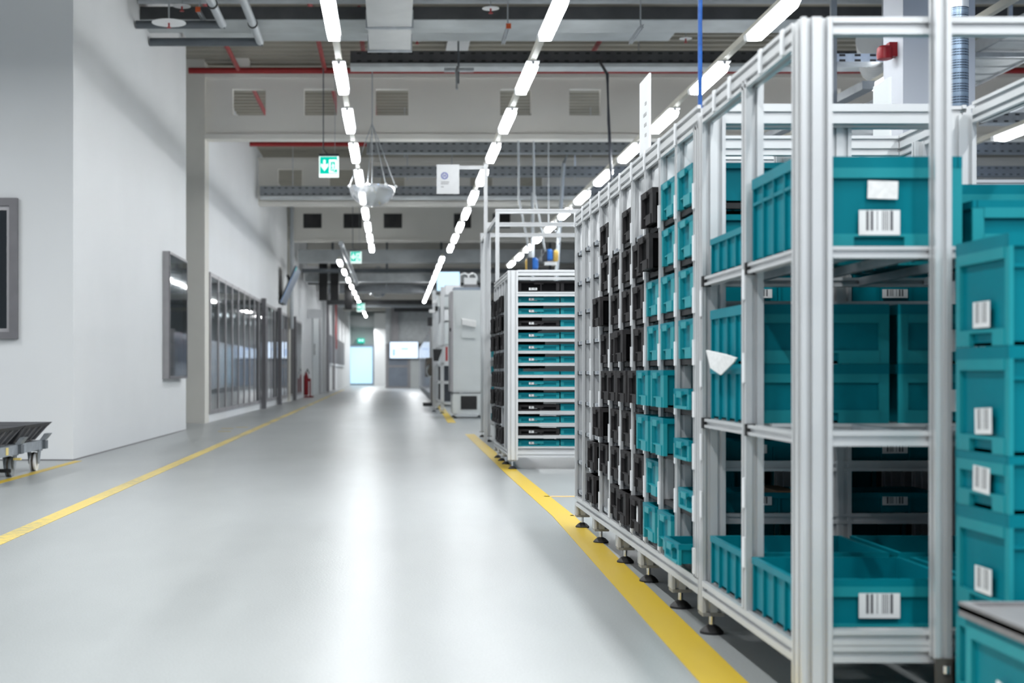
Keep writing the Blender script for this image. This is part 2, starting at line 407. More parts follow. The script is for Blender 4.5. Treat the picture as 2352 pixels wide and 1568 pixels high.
strip([(1.18, 29), (1.30, 36.5), (1.42, 44)], .17, 'short yellow tape line in front of the white machine cabinet')
strip([(-3.63, 10.5), (-3.63, 13.2), (-3.62, 16.3)], .09, 'yellow tape line beside the dolly at the left wall')
for (x0, x1, y, lb) in ((1.22, 1.9, 11.55, 'thin orange tape line across the gap between the racks, farther one'), (1.24, 1.9, 9.98, 'thin orange tape line across the gap between the racks, nearer one')):
    tag(MB().box(x0, x1, y, y + .06, .0005, .003).build('floor_tape', M['orange_tape']), lb, 'line')
for i, (x, y) in enumerate(((-3.15, 25.9), (-2.95, 26.5), (-3.05, 24.6))):
    tag(MB().box(x, x + .22, y, y + .12, .0005, .003).build('floor_mark', M['tape']), 'short yellow corner mark on the floor by the pier, %s from the camera' % ['second', 'farthest', 'nearest'][i], 'line', 'yellow corner marks')

# ------------------------------------------------------------------ luminaires
HL = 4.6
def lamp_meshes():
    L, h = 1.72, .085
    a = MB(); a.hexa([(-.05, .08, 0), (.05, .08, 0), (.05, L - .24, 0), (-.05, L - .24, 0)], [(-.066, .05, .05), (.066, .05, .05), (.066, L - .22, .05), (-.066, L - .22, .05)])
    b = MB(); b.hexa([(-.066, .02, .05), (.066, .02, .05), (.066, L - .10, .05), (-.066, L - .10, .05)], [(-.040, .04, .10), (.040, .04, .10), (.040, L - .12, .10), (-.040, L - .12, .10)])  # glowing upper sides, shaped to throw added light up at the beams
    c = MB().box(-.078, .078, -.02, L + .02, .1005, .114)
    c.hexa([(-.06, L - .09, .03), (.06, L - .09, .03), (.07, L + .02, .05), (-.07, L + .02, .05)], [(-.07, L - .09, .1005), (.07, L - .09, .1005), (.078, L + .02, .1005), (-.078, L + .02, .1005)])
    d = MB().tube([(0, -.03, .085), (0, .06, .085)], .02, 8)
    return a.mesh('diffuser', M['lamp']), b.mesh('tube_bed', M['lamp_side']), c.mesh('reflector', M['lamp_tray'], False), d.mesh('end_cap', M['steel'])
LM = lamp_meshes()
def lamp(x, y, label, group, i):
    t = thing('pendant_lamp', label, 'lamp', (x, y, HL), 0, group)
    for nm, me in zip(('diffuser', 'tube_bed', 'reflector', 'end_cap'), LM): ref(nm, me, t)
def rowrail(x, y0, y1, label):
    return tag(MB((x, y0, HL)).box(x - .035, x + .035, y0, y1, HL + .116, HL + .19).build('lighting_rail', M['rail']), label, 'rail')
for nm, X, n, first in (('left corridor', -.655, 10, 0), ('middle', 1.65, 10, 0), ('right', 3.92, 12, 0)):
    g = 'lamps in the %s row' % nm
    for k in range(n):
        lamp(X, 13.9 + 2.98 * k, 'glowing tube lamp, %s from the camera in the %s row' % (ORD[k + 1], nm), g, k)
    rowrail(X, 6, 13.9 + 2.98 * n, 'cream rail carrying the %s row of lamps' % nm)
for k in range(11): lamp(-1.79, 46.2 + 4.3 * k, 'small far glowing lamp, %s of the distant left row' % ORD[k + 1], 'lamps in the distant left row', k)
for k in range(10): lamp(1.535, 45.0 + 2.87 * k, 'small far glowing lamp, %s of the distant middle row' % ORD[k + 1], 'lamps in the distant middle row', k)
for k in (1, 3, 4, 5, 6, 7, 8): lamp(6.19, 13.64 + 2.98 * k, 'glowing tube lamp, %s in the row behind the near rack' % ORD[max(1, k - 1)], 'lamps in the row behind the near rack', k)
for k in range(2, 9): lamp(9.43, 14.6 + 2.98 * k, 'glowing tube lamp, %s in the outermost right row' % ORD[k - 1], 'lamps in the outermost right row', k)
rowrail(6.19, 8, 42, 'cream rail carrying the lamps behind the near rack')
rowrail(9.43, 10, 42, 'cream rail carrying the outermost right row of lamps')
rowrail(-1.79, 46, 93, 'cream rail carrying the distant left row of lamps')
rowrail(1.535, 45, 74, 'cream rail carrying the distant middle row of lamps')
# the same rows go on over and behind the camera
def area(x, y, sx, sy, p, col=(.96, .985, 1)):
    l = bpy.data.lights.new('unseen_area_light', 'AREA'); l.shape = 'RECTANGLE'; l.size = sx; l.size_y = sy; l.energy = p; l.color = col
    o_ = bpy.data.objects.new('unseen_area_light', l); COL.objects.link(o_); o_.location = (x, y, HL); return o_
for X in (-.655, 1.65, 3.92):
    for k in range(6): area(X, 13.9 - 2.98 * (k + 1) + .86, .13, 1.72, 62)
for k in range(6): area(-6.2, 13.0 - 2.98 * k, .13, 1.72, 62)

# ------------------------------------------------------------------ crates
def barcode_side():
    m = M['barcode'].copy(); m.name = 'barcode_print_side'
    s = [n for n in m.node_tree.nodes if n.type == 'SEPXYZ'][0]
    for l in list(m.node_tree.links):
        if l.from_node == s and l.from_socket.name == 'Y':
            t = l.to_socket; m.node_tree.links.remove(l); m.node_tree.links.new(s.outputs['X'], t)
    return m
M['barcode_x'] = barcode_side()

def crate_meshes(w, d, h, colour, style):
    """front is the local -x side, origin at the middle of its bottom edge"""
    key = (w, d, h, colour, style)
    if key in CACHE: return CACHE[key]
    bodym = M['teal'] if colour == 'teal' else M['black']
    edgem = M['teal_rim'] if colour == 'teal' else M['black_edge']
    y0, y1 = -w / 2, w / 2; rim = .022 if h < .2 else .034; t = .004; i = .018 if style == 'small' else .012
    b = MB()
    b.box(i, d - i, y0 + i, y1 - i, .004, .010)
    b.box(i, i + t, y0 + i, y1 - i, .004, h); b.box(d - i - t, d - i, y0 + i, y1 - i, .004, h)
    b.box(i, d - i, y0 + i, y0 + i + t, .004, h); b.box(i, d - i, y1 - i - t, y1 - i, .004, h)
    nr = max(3, int(d / .105))
    for k in range(nr + 1):
        x = .004 + (d - .018) * k / nr
        for s in (0, 1):
            a = y0 + .002 if s == 0 else y1 - i
            b.box(x, x + .009, a, a + i - .002, 0.0, h - rim)
    for k in range(3):
        y = y0 + .004 + (w - .018) * k / 2
        b.box(d - i, d - .002, y, y + .010, 0, h - rim)
    if style == 'large' and h > .25:
        for s in (y0 + .002, y1 - i): b.box(0.004, d - .004, s, s + i - .002, h - rim - .055, h - rim - .045)
    r = MB()
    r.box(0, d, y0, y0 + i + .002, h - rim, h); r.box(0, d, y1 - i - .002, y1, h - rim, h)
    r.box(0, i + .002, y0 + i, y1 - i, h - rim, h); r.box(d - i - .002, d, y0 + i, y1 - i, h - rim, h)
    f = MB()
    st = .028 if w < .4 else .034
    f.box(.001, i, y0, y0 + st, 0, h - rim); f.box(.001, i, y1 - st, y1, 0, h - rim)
    if style == 'small':
        bh = .044
        f.box(-.004, i, y1 - st - .030, y1 - st, 0, bh); f.box(-.004, i, y0 + st, y1 - st - .12, 0, bh)
        f.box(.002, i, y1 - st - .12, y1 - st - .030, bh - .006, bh)
        f.box(.001, i, y0 + st, y0 + st + .045, bh, h - rim)
    elif style == 'large':
        f.box(-.002, i, y0 + st, y1 - st, h - rim - .03, h - rim)
        f.box(-.002, i, y0 + st, -.075, 0, .045); f.box(-.002, i, .075, y1 - st, 0, .045)
        f.box(-.002, i, -.075, .075, .036, .045)
    else:
        f.box(-.002, i, y0 + st, y1 - st, 0, .012); f.box(-.002, i, -.03, -.018, .012, h - rim)
    c = MB()
    if style != 'large': c.box(-.010, .004, -.05, .05, h - .026, h - .010).box(-.010, -.006, -.05, .05, h - .036, h - .026)
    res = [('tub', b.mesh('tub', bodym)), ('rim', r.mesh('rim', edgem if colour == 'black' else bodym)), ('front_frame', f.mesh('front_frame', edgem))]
    if style != 'large': res.append(('card_clip', c.mesh('card_clip', edgem)))
    CACHE[key] = res
    return res
def crate(label, group, loc, w, d, h, colour, style, rz=0, tilt=0):
    t = thing('crate', label, 'crate', loc, rz, group)
    if tilt: t.rotation_euler = (0, tilt, rz)
    for nm, me in crate_meshes(w, d, h, colour, style): ref(nm, me, t)
    return t
def sticker(t, yc, zc, lw, lh, x=-.0035, material=None, name='barcode_label', tilt=0):
    key = ('st', lw, lh, material or 'barcode', name)
    if key not in CACHE:
        CACHE[key] = MB().box(-.0012, .0012, -lw / 2, lw / 2, -lh / 2, lh / 2).mesh(name, M[material or 'barcode'])
    o_ = ref(name, CACHE[key], t, (x, yc, zc)); o_.rotation_euler = (tilt, 0, 0)
    if material: o_['label'] = 'white paper slip'
    return o_
def side_sticker(t, xc, zc, lw, lh, yy):
    key = ('ss', lw, lh)
    if key not in CACHE: CACHE[key] = MB().box(-lw / 2, lw / 2, -.0012, .0012, -lh / 2, lh / 2).mesh('barcode_label', M['barcode_x'])
    return ref('barcode_label', CACHE[key], t, (xc, yy, zc))

# ------------------------------------------------------------------ rack helpers
def foot(root, o, x, y, ztop, r=.045):
    """levelling foot: rubber cone, spindle and plate"""
    f_ = MB(o).lathe((x, y, 0), [(r, 0), (r, .009), (r * .62, .026), (r * .3, .034)], 20).build('foot', M['rubber'], root, True)
    MB(o).tube([(x, y, .03), (x, y, ztop - .012)], .010, 10).build('spindle', M['chrome'], f_, True)
    MB(o).box(x - .042, x + .042, y - .042, y + .042, ztop - .014, ztop).build('foot_plate', M['alu_dark'], f_)
def bar(root, o, name, axis, a0, a1, c, dims, material='alu'):
    return MB(o).prof(axis, a0, a1, c, dims).build(name, M[material], root)

# ------------------------------------------------------------------ long rack with the narrow bays
XF = 1.18
YB = [5.61 + .368 * i for i in range(11)]
RB_O = (XF, 7.4, 0)
rb = thing('flow_rack', 'long aluminium flow rack with narrow bays of black and teal crates beside the aisle', 'rack', RB_O)
for i, y in enumerate(YB):
    yy = y - .0225 if i else y - .04
    dm = (.09, .045) if i else (.09, .08)
    bar(rb, RB_O, 'post', 'z', .20, 1.97, (XF + .045, yy + (0 if i else .0)), dm)
    if i % 2 == 0 or i < 4: bar(rb, RB_O, 'rear_post', 'z', .20, 1.97, (1.74, yy), (.09, .045))
    bar(rb, RB_O, 'back_post', 'z', .20, 1.97, (2.22, yy), (.09, .045))
bar(rb, RB_O, 'top_rail', 'y', YB[0] - .08, YB[-1], (XF + .0225, 2.0), (.045, .09))
bar(rb, RB_O, 'top_rail', 'y', YB[0] - .08, YB[-1], (2.235, 2.0), (.045, .09))
for y in (YB[0] - .05, 6.25, 6.85, 7.9, YB[-1] - .03): bar(rb, RB_O, 'cross_rail', 'x', XF + .045, 2.21, (y, 2.0), (.045, .085))
for i in range(1, 11): MB(RB_O).box(XF - .006, XF + .001, YB[i] - .035, YB[i] - .005, 1.955, 2.046).build('joint_cover', M['white'], rb)
bar(rb, RB_O, 'bottom_rail', 'y', YB[0] - .08, YB[-1], (XF + .025, .175), (.05, .062))
bar(rb, RB_O, 'bottom_rail', 'y', YB[0] - .08, YB[-1], (2.23, .175), (.05, .062))
for y in (YB[0] - .05, 7.5, YB[-1] - .03): bar(rb, RB_O, 'bottom_cross_rail', 'x', XF + .05, 2.2, (y, .175), (.045, .06))
for y in (9.25, 8.42, 7.53, 6.84, 6.08):
    bar(rb, RB_O, 'leg', 'z', .085, .145, (XF + .045, y), (.09, .085)); foot(rb, RB_O, XF + .045, y, .085)
for y in (9.25, 7.53, 6.08):
    bar(rb, RB_O, 'leg', 'z', .085, .145, (2.2, y), (.09, .085)); foot(rb, RB_O, 2.2, y, .085)
MB(RB_O).box(2.262, 2.268, YB[0] - .07, YB[-1], .03, 1.50).build('back_panel', M['lid'], rb)  # added sheet, hidden from view, blocks light from the right
# shelves: bay -> list of shelf heights
def levels(bay): return [1.777 - .1925 * k for k in range(9)] if bay >= 8 else [1.663 - .2047 * k for k in range(8)]
TRACK = {}
def track_mesh(x1):
    if x1 not in TRACK:
        m = MB().box(0, .022, -.160, .160, -.012, .010).box(.02, x1, -.150, -.128, -.010, .012).box(.02, x1, .128, .150, -.010, .012)
        k = MB().box(-.002, .024, .160, .172, -.016, .014).lathe((.0, -.155, -.002), [(.009, -.006), (.009, .006)], 8)
        TRACK[x1] = (m.mesh('roller_track', M['steel']), MB().box(-.003, .025, .150, .166, -.016, .009).mesh('end_stop', M['rubber']), MB().lathe((-.004, 0, -.006), [(.007, 0), (.007, .012)], 10).mesh('screw', M['chrome']))
    return TRACK[x1]
DARKT = MB().box(0, .022, -.160, .160, -.012, .010).box(.02, 1.02, -.150, -.128, -.010, .012).box(.02, 1.02, .128, .150, -.010, .012).mesh('roller_track', M['rubber'])
EMPTY = {(4, 0), (6, 0), (7, 7)}
for bay in range(1, 11):
    yc = (YB[bay - 1] + YB[bay]) / 2 - .0225
    for kk, z in enumerate(levels(bay)):
        a, b_, c_ = track_mesh(1.02)
        dark = (bay <= 7 and (bay, kk) not in EMPTY) or (bay == 8 and kk > 6)
        t_ = ref('roller_track', DARKT if dark else a, rb, (XF + .018 - RB_O[0], yc - RB_O[1], z)); ref('end_stop', b_, t_)
        if not dark: ref('screw', c_, t_)
# end rails of the narrow bays, seen through the wide bays
for z in (1.263, .64, .435): bar(rb, RB_O, 'end_rail', 'x', XF + .09, 2.18, (YB[0] - .05, z), (.03, .04))
# label strips on the posts
for bay in range(1, 10):
    for z in levels(bay):
        if random.random() < .86:
            MB(RB_O).box(XF - .006, XF, YB[bay - 1] - .036, YB[bay - 1] - .008, z - .015, z + .085).build('label_strip', M['white'], rb)

FILL = {1: 'TTTTllll', 2: 'TTTTTT.T', 3: 'bbTTTTTT', 4: '.bbbbbbs', 5: 'bbbbbbbb', 6: '.sbsbbbb', 7: 'bbbbbbb.', 8: '.......bb'}
PUSH = {(3, 1): .03, (3, 2): .045, (2, 5): .05, (2, 6): .05, (3, 5): .05, (3, 6): .05, (5, 4): .045, (7, 3): .05, (7, 6): .05, (1, 5): .02, (1, 8): .06, (1, 6): .02,
        (8, 8): .03, (8, 9): .035, (7, 7): .01, (4, 8): .02, (5, 5): .03, (4, 5): .03, (6, 5): .02, (3, 8): .02, (2, 8): .02, (5, 8): .03}
for bay, row in FILL.items():
    zs = levels(bay); yc = (YB[bay - 1] + YB[bay]) / 2 - .0225
    for k, ch in enumerate(row):
        if ch == '.': continue
        p = PUSH.get((bay, k + 1), random.uniform(0, .008)); z = zs[k] + .013
        where = 'in long rack, %s narrow bay from camera, %s shelf from top' % (ORD[bay], ORD[k + 1])
        if ch == 'T': t = crate('teal crate ' + where, 'teal crates in the long rack', (XF + .004 - p, yc + random.uniform(-.006, .006), z), .30, .46, .158, 'teal', 'small')
        elif ch == 'l': t = crate('low teal tray ' + where, 'low teal trays in the long rack', (XF + .004 - p, yc, z), .30, .46, .082, 'teal', 'low')
        else:
            t = crate(('black crate with slip ' if ch == 's' else 'black crate ') + where, 'black crates in the long rack', (XF + .004 - p, yc + random.uniform(-.006, .006), z), .30, .46, .158, 'black', 'small')
            if ch == 's': sticker(t, -.05 if bay == 4 else -.07, .075, .11 if bay == 4 else .06, .085, .009, 'paper', 'paper_slip', .05)
        if bay in (2, 3): crate('added teal crate filling second lane of long rack, bay %s from camera, %s shelf' % (['', 'one', 'two', 'three'][bay], ORD[k + 1]), 'second row crates', (1.70, yc, z), .30, .46, .158, 'teal', 'small')  # added to block the bright view through the gaps
        if bay == 1:
            hh = .158 if ch == 'T' else .082
            side_sticker(t, .26, .05, .10, .034, -.1505)
            t2 = crate(('teal crate ' if ch == 'T' else 'low teal tray ') + 'behind first narrow bay of long rack, %s shelf from top' % ORD[k + 1], 'second row crates', (1.70, yc, z), .30, .46, hh, 'teal', 'small' if ch == 'T' else 'low')
            side_sticker(t2, .28, .05, .10, .034, -.1505)
# brown cardboard behind the low trays
tag(MB().box(1.52, 1.60, YB[1] - .33, YB[1] - .05, levels(1)[6] + .02, levels(1)[6] + .10).build('cardboard_piece', M['cardboard']), 'strip of brown cardboard low in the first narrow bay', 'cardboard')
# white sign plates standing on the racks
sp = thing('sign_plate', 'white board standing on top of the long rack, seen nearly edge-on', 'sign', (1.205, 6.75, 2.046))
MB((1.205, 6.75, 2.046)).box(1.2, 1.209, 6.69, 6.95, 2.0461, 2.415).build('board', M['white'], sp)
for k in range(4): MB((1.205, 6.75, 2.046)).box(1.1985, 1.2, 6.76, 6.80 + .02 * (k % 3), 2.13 + .05 * k, 2.145 + .05 * k).build('scribble', M['print_grey'], sp)
tag(MB((2.235, 6.5, 2.046)).box(2.23, 2.239, 6.40, 6.62, 2.0461, 2.335).build('sign_plate', M['machine']), 'white board on the right top rail behind the wide bays', 'sign')

# ------------------------------------------------------------------ near rack with the wide bays
RA_O = (XF, 4.8, 0)
ra = thing('wide_flow_rack', 'near aluminium rack with two wide bays of large teal crates', 'rack', RA_O)
MBp = lambda: MB(RA_O)
bar(ra, RA_O, 'corner_post', 'z', .085, 2.033, (XF + .0445, 4.1685), (.089, .107))
bar(ra, RA_O, 'post', 'z', .205, 1.99, (XF + .03, 4.80), (.06, .06))
bar(ra, RA_O, 'post', 'z', .085, 1.99, (XF + .045, 5.485), (.09, .08))
bar(ra, RA_O, 'post', 'z', .085, 1.99, (2.18, 5.485), (.10, .08))
bar(ra, RA_O, 'post', 'z', .205, 1.99, (2.22, 4.80), (.06, .06))
bar(ra, RA_O, 'post', 'z', .085, 2.033, (2.215, 4.1685), (.089, .107))
bar(ra, RA_O, 'mast', 'z', .185, 2.62, (1.571, 4.09), (.047, .05))
MBp().box(1.545, 1.60, 4.058, 4.064, .02, .187).box(1.594, 1.60, 4.058, 4.12, .02, .187).build('mast_bracket', M['brown'], ra)
MBp().lathe((1.575, 4.056, .157), [(.011, -.011), (.011, .011)], 14).build('bolt', M['chrome'], ra, True)
bar(ra, RA_O, 'top_rail', 'x', XF + .09, 2.17, (4.137, 2.0075), (.045, .05))
bar(ra, RA_O, 'top_rail', 'y', 4.222, 5.445, (XF + .0225, 2.0), (.045, .08))
bar(ra, RA_O, 'top_rail', 'y', 4.222, 5.445, (2.235, 2.0), (.045, .08))
bar(ra, RA_O, 'top_rail', 'x', XF + .09, 2.13, (5.49, 2.0), (.045, .075))
for k, y in enumerate((4.30, 4.56, 4.98, 5.22)): MBp().box(XF - .006, XF + .001, y, y + .03, 1.965, 2.042).build('joint_cover', M['white'], ra)
for z in (1.352, .812):
    bar(ra, RA_O, 'shelf_rail', 'x', XF + .09, 2.17, (4.137, z), (.04, .034 if z > 1 else .044))
    bar(ra, RA_O, 'shelf_rail', 'x', XF + .09, 2.13, (5.49, z), (.04, .034))
    for y0, y1 in ((4.222, 4.77), (4.83, 5.445)):
        bar(ra, RA_O, 'side_rail', 'y', y0, y1, (XF + .02, z), (.036, .034))
    for x in (1.35, 1.55, 1.80, 2.05): MBp().box(x - .012, x + .012, 4.16, 5.47, z - .012, z + .017).build('roller_track', M['steel'], ra)
    MBp().box(XF - .004, XF + .03, 4.758, 4.774, z - .02, z + .02).build('end_stop', M['rubber'], ra)
    MBp().box(XF - .004, XF + .03, 5.42, 5.444, z - .02, z + .02).build('end_stop', M['rubber'], ra)
bar(ra, RA_O, 'shelf_rail', 'x', XF + .09, 2.17, (4.80, .815), (.04, .034))
for z, h in ((.236, .044), (.188, .048)): bar(ra, RA_O, 'bottom_rail', 'x', XF + .09, 2.17, (4.137, z), (.045, h))
bar(ra, RA_O, 'bottom_rail', 'y', 4.222, 5.445, (XF + .025, .178), (.05, .058))
bar(ra, RA_O, 'bottom_rail', 'y', 4.222, 5.445, (2.23, .178), (.05, .058))
for x in (1.35, 1.55, 1.80, 2.05): MBp().box(x - .012, x + .012, 4.16, 5.47, .185, .208).build('roller_track', M['steel'], ra)
for x, y in ((XF + .045, 4.17), (XF + .045, 5.485), (2.2, 4.17), (2.2, 5.485)): foot(ra, RA_O, x, y, .085)
for y, z in ((4.772, 1.30), (4.772, .60), (4.772, 1.02), (5.44, 1.27), (5.44, .72), (5.44, 1.0), (5.44, .50), (4.772, .40)):
    MBp().box(XF - .006, XF - .0005, y, y + .028, z - .05, z + .05).build('label_strip', M['white'], ra)

H90 = math.pi / 2
def big(label, xc, y, z, h, w=.495, d=.52, labels=True, g='large teal crates in the wide rack'):
    t = crate(label, g, (xc, y, z + .0015), w, d, h, 'teal', 'large', H90)
    if labels: sticker(t, 0, .078 if h > .2 else .1, .122, .074)
    return t
t = big('large tall teal crate with two white stickers on the top shelf of the near rack', 1.441, 4.226, 1.369, .275)
sticker(t, -.01, .175, .09, .053, material='paper', name='paper_slip', tilt=.03)
big('low teal crate at right on the top shelf of the near rack', 1.955, 4.226, 1.369, .145, .47, labels=False)
big('low teal crate on the top shelf, in the farther wide bay', 1.441, 4.85, 1.369, .135, labels=False)
big('tall teal crate at right in the farther wide bay, top shelf', 1.955, 4.85, 1.369, .275, .47, labels=False)
for nm, x, ww in (('left', 1.441, .495), ('right', 1.955, .47)):
    big('lower teal crate of the %s pair, middle shelf, farther wide bay' % nm, x, 4.85, .829, .203, ww, labels=(nm == 'right'))
    big('upper teal crate of the %s pair, middle shelf, farther wide bay' % nm, x, 4.85, 1.033, .203, ww, labels=(nm == 'right'))
big('open teal crate with a barcode at the foot of the near rack', 1.441, 4.226, .21, .178)
big('open teal crate at right on the bottom shelf of the near rack', 1.955, 4.226, .21, .178, .47, labels=False)
big('open teal crate on the bottom shelf, in the farther wide bay', 1.441, 4.85, .21, .178, labels=False)
big('open teal crate at right on the bottom shelf, farther wide bay', 1.955, 4.85, .21, .178, .47, labels=False)
# crumpled white sheet tucked against the stacked crates
ps = MB((XF, 5.0, 1.05)); pp = [(XF - .010, 4.87, 1.052), (XF - .02, 4.98, 1.066), (XF - .035, 5.22, 1.085), (XF - .03, 5.17, 1.02), (XF - .018, 5.06, .995), (XF - .010, 4.90, 1.04)]
ps.add([Vector(p) for p in pp] + [Vector(p) + Vector((.007, .003, .002)) for p in pp], [(0, 1, 5), (1, 2, 3, 4), (1, 4, 5), (11, 7, 6), (10, 9, 8, 7), (11, 10, 7)] + [(k, (k + 1) % 6, (k + 1) % 6 + 6, k + 6) for k in range(6)])
tag(ps.build('crumpled_sheet', M['paper']), 'crumpled white sheet sticking out beside the stacked teal crates', 'paper')

MBp().box(2.262, 2.268, 4.13, 5.52, .03, 1.32).build('back_panel', M['lid'], ra)  # added unseen sheet, keeps side light out of the wide bays
# ------------------------------------------------------------------ stack of crates in front of the near rack
dl = thing('crate_dolly', 'low dark dolly under the teal crate stack at the right edge', 'dolly', (1.85, 3.84, 0))
MB((1.85, 3.84, 0)).box(1.60, 2.10, 3.665, 4.01, .075, .095).build('deck', M['dolly_black'], dl)
for x in (1.65, 2.05):
    for y in (3.71, 3.96): MB((1.85, 3.84, 0)).lathe((x, y, .0), [(.03, .0), (.034, .02), (.034, .05), (.02, .075)], 14).build('wheel', M['rubber'], dl, True)
z = .095
for i, h in enumerate((.265, .275, .15, .285, .29)):
    t = crate('teal crate at the right edge, %s of the tall stack by near rack' % ['lowest', 'second from bottom', 'flat middle one', 'second from top', 'topmost'][i],
              'stacked crates at the right edge', (1.585, 3.84, z), .35, .52, h, 'teal', 'large')
    sticker(t, -.01 - .012 * (i % 2), .085 if h > .2 else .078, .105, .07, tilt=.04 * ((i % 3) - 1))
    z += h + .001
# lidded crate in front of it
lc = crate('teal crate with a grey lid in the lower right corner', None, (1.45, 3.26, .10), .70, .55, .30, 'teal', 'large')
sticker(lc, .1, .13, .11, .06, tilt=.1)
lo = MB((0, 0, 0)).box(-.012, .562, -.362, .362, .2995, .312)
lo.box(-.012, .01, -.362, .362, .284, .3205).box(.54, .562, -.362, .362, .284, .3205).box(.01, .54, -.362, -.34, .284, .3205).box(.01, .54, .34, .362, .284, .3205)
lid = lo.build('lid', M['lid'], lc); lid['label'] = 'grey lid'
d2 = thing('crate_dolly', 'low dark dolly under the lidded teal crate', 'dolly', (1.72, 3.26, 0))
MB((1.72, 3.26, 0)).box(1.47, 1.98, 2.94, 3.58, .078, .099).build('deck', M['dolly_black'], d2)
for x in (1.52, 1.93):
    for y in (3.0, 3.52): MB((1.72, 3.26, 0)).lathe((x, y, 0), [(.03, .0), (.034, .02), (.034, .05), (.02, .078)], 14).build('wheel', M['rubber'], d2, True)

# ------------------------------------------------------------------ middle rack
RC_O = (1.19, 15.9, 0)
rc = thing('flow_rack', 'middle aluminium rack beyond the gap, teal trays on its end facing the camera', 'rack', RC_O)
X0, X1 = 1.19, 2.32
YC = [14.85, 15.36, 15.75, 16.14, 16.53, 16.92]
bar(rc, RC_O, 'corner_post', 'z', .10, 2.08, (X0 + .052, 14.905), (.104, .11))
bar(rc, RC_O, 'corner_post', 'z', .10, 2.08, (X1 - .05, 14.905), (.10, .11))
for y in YC[1:]:
    bar(rc, RC_O, 'post', 'z', .20, 2.0, (X0 + .045, y), (.09, .045)); bar(rc, RC_O, 'post', 'z', .20, 2.0, (X1 - .045, y), (.09, .045))
bar(rc, RC_O, 'top_rail', 'y', 14.96, 16.97, (X0 + .025, 2.04), (.045, .08)); bar(rc, RC_O, 'top_rail', 'y', 14.96, 16.97, (X1 - .025, 2.04), (.045, .08))
bar(rc, RC_O, 'top_rail', 'x', X0 + .104, X1 - .1, (14.88, 2.055), (.045, .06)); bar(rc, RC_O, 'top_rail', 'x', X0 + .09, X1 - .09, (16.94, 2.04), (.045, .08))
bar(rc, RC_O, 'bottom_rail', 'y', 14.96, 16.97, (X0 + .025, .175), (.05, .06)); bar(rc, RC_O, 'bottom_rail', 'y', 14.96, 16.97, (X1 - .025, .175), (.05, .06))
bar(rc, RC_O, 'bottom_rail', 'x', X0 + .104, X1 - .1, (14.88, .172), (.045, .09))
EZ = [1.995, 1.832, 1.727, 1.605, 1.477, 1.350, 1.225, 1.098, .973, .847, .721, .595, .468, .340, .222]
for k, z in enumerate(EZ): bar(rc, RC_O, 'end_rail', 'x', X0 + .104, X1 - .1, (14.88, z), (.045, .045 if k == 1 else .028))
for x, y in ((X0 + .05, 14.905), (X1 - .05, 14.905), (X0 + .045, 15.7), (X0 + .045, 16.3), (X0 + .045, 16.9), (X1 - .05, 16.9)):
    if y > 15: bar(rc, RC_O, 'leg', 'z', .10, .145, (x, y), (.09, .09))
    foot(rc, RC_O, x, y, .10)
LV = [1.663 - .2047 * k for k in range(8)]
for z in LV:
    for j in range(1, 5):
        MB(RC_O).box(X0 + .01, X0 + .03, YC[j] + .02, YC[j + 1] - .02, z - .014, z + .008).build('roller_track', M['steel'], rc)
# trays on the end shelves
bl = {1: 'b', 4: 'b', 11: 'b', 13: 'b'}
for k in range(1, 15):
    z = EZ[k] + (.026 if k == 1 else .017)
    for s, (xa, xb) in enumerate(((1.30, 1.735), (1.748, 2.18))):
        black = k in bl and (s == 0 or k == 1)
        h = .115 if k == 1 else (.062 if (s == 0 or black) else .070)
        if k == 8: h = .035
        t = crate('%s tray on the middle rack end, %s level from top, %s one' % ('black' if black else 'teal', ORD[k], ['left', 'right'][s]),
                  'trays on the end of the middle rack', ((xa + xb) / 2, 14.915, z), round(xb - xa, 3), .42, h, 'black' if black else 'teal', 'low', H90)
        if s == 0 and k != 8: sticker(t, .06, .035 if h < .1 else .03, .085, .024, -.004)
# crates facing the aisle
for j in range(1, 5):
    for k, z in enumerate(LV):
        if (j, k) in ((4, 7), (1, 6)): continue
        teal = False
        crate('black crate facing aisle in middle rack, %s column, %s shelf from top' % (ORD[j], ORD[k + 1]), 'black crates in the middle rack',
              (X0 - random.choice((.012, .03, .045)), (YC[j] + YC[j + 1]) / 2, z + .009), .325, .46, .172, 'black', 'small')

# ------------------------------------------------------------------ tall open frame behind, with the bus-stop style sign
RD_O = (1.37, 20.9, 0)
rd = thing('tall_frame', 'tall open aluminium frame behind the middle rack', 'frame', RD_O)
for y in (19.2, 20.9, 22.5):
    for x in (1.395, 3.0):
        bar(rd, RD_O, 'post', 'z', .09, 3.16, (x, y), (.05, .05)); foot(rd, RD_O, x, y, .09, .045)
    bar(rd, RD_O, 'cross_rail', 'x', 1.37, 3.02, (y, 3.19), (.05, .06))
    bar(rd, RD_O, 'lower_rail', 'x', 1.42, 2.98, (y, .30), (.05, .05))
bar(rd, RD_O, 'top_rail', 'y', 19.2, 22.5, (1.395, 3.10), (.05, .05)); bar(rd, RD_O, 'top_rail', 'y', 19.2, 22.5, (3.0, 3.10), (.05, .05))
for z in (1.62, 1.22, .98, .62, .26): bar(rd, RD_O, 'shelf_rail', 'y', 19.23, 22.48, (1.46, z), (.04, .04)); bar(rd, RD_O, 'shelf_rail', 'y', 19.23, 22.48, (1.86, z), (.04, .04))
for k, z in enumerate((1.62, 1.22, .98, .62, .26)):
    for j, y in enumerate((21.2, 21.75)):
        crate('teal crate inside the tall frame, %s shelf from top, %s one' % (ORD[k + 1], ('near', 'far')[j]), 'teal crates inside the tall frame', (1.45, y, z + .021), .40, .46, .16 if k % 2 else .11, 'teal', 'small')
sg = thing('hanging_sign', 'white board with a round blue H emblem hung from an arm', 'sign', (.96, 20.9, 3.64)); o = (.96, 20.9, 3.64)
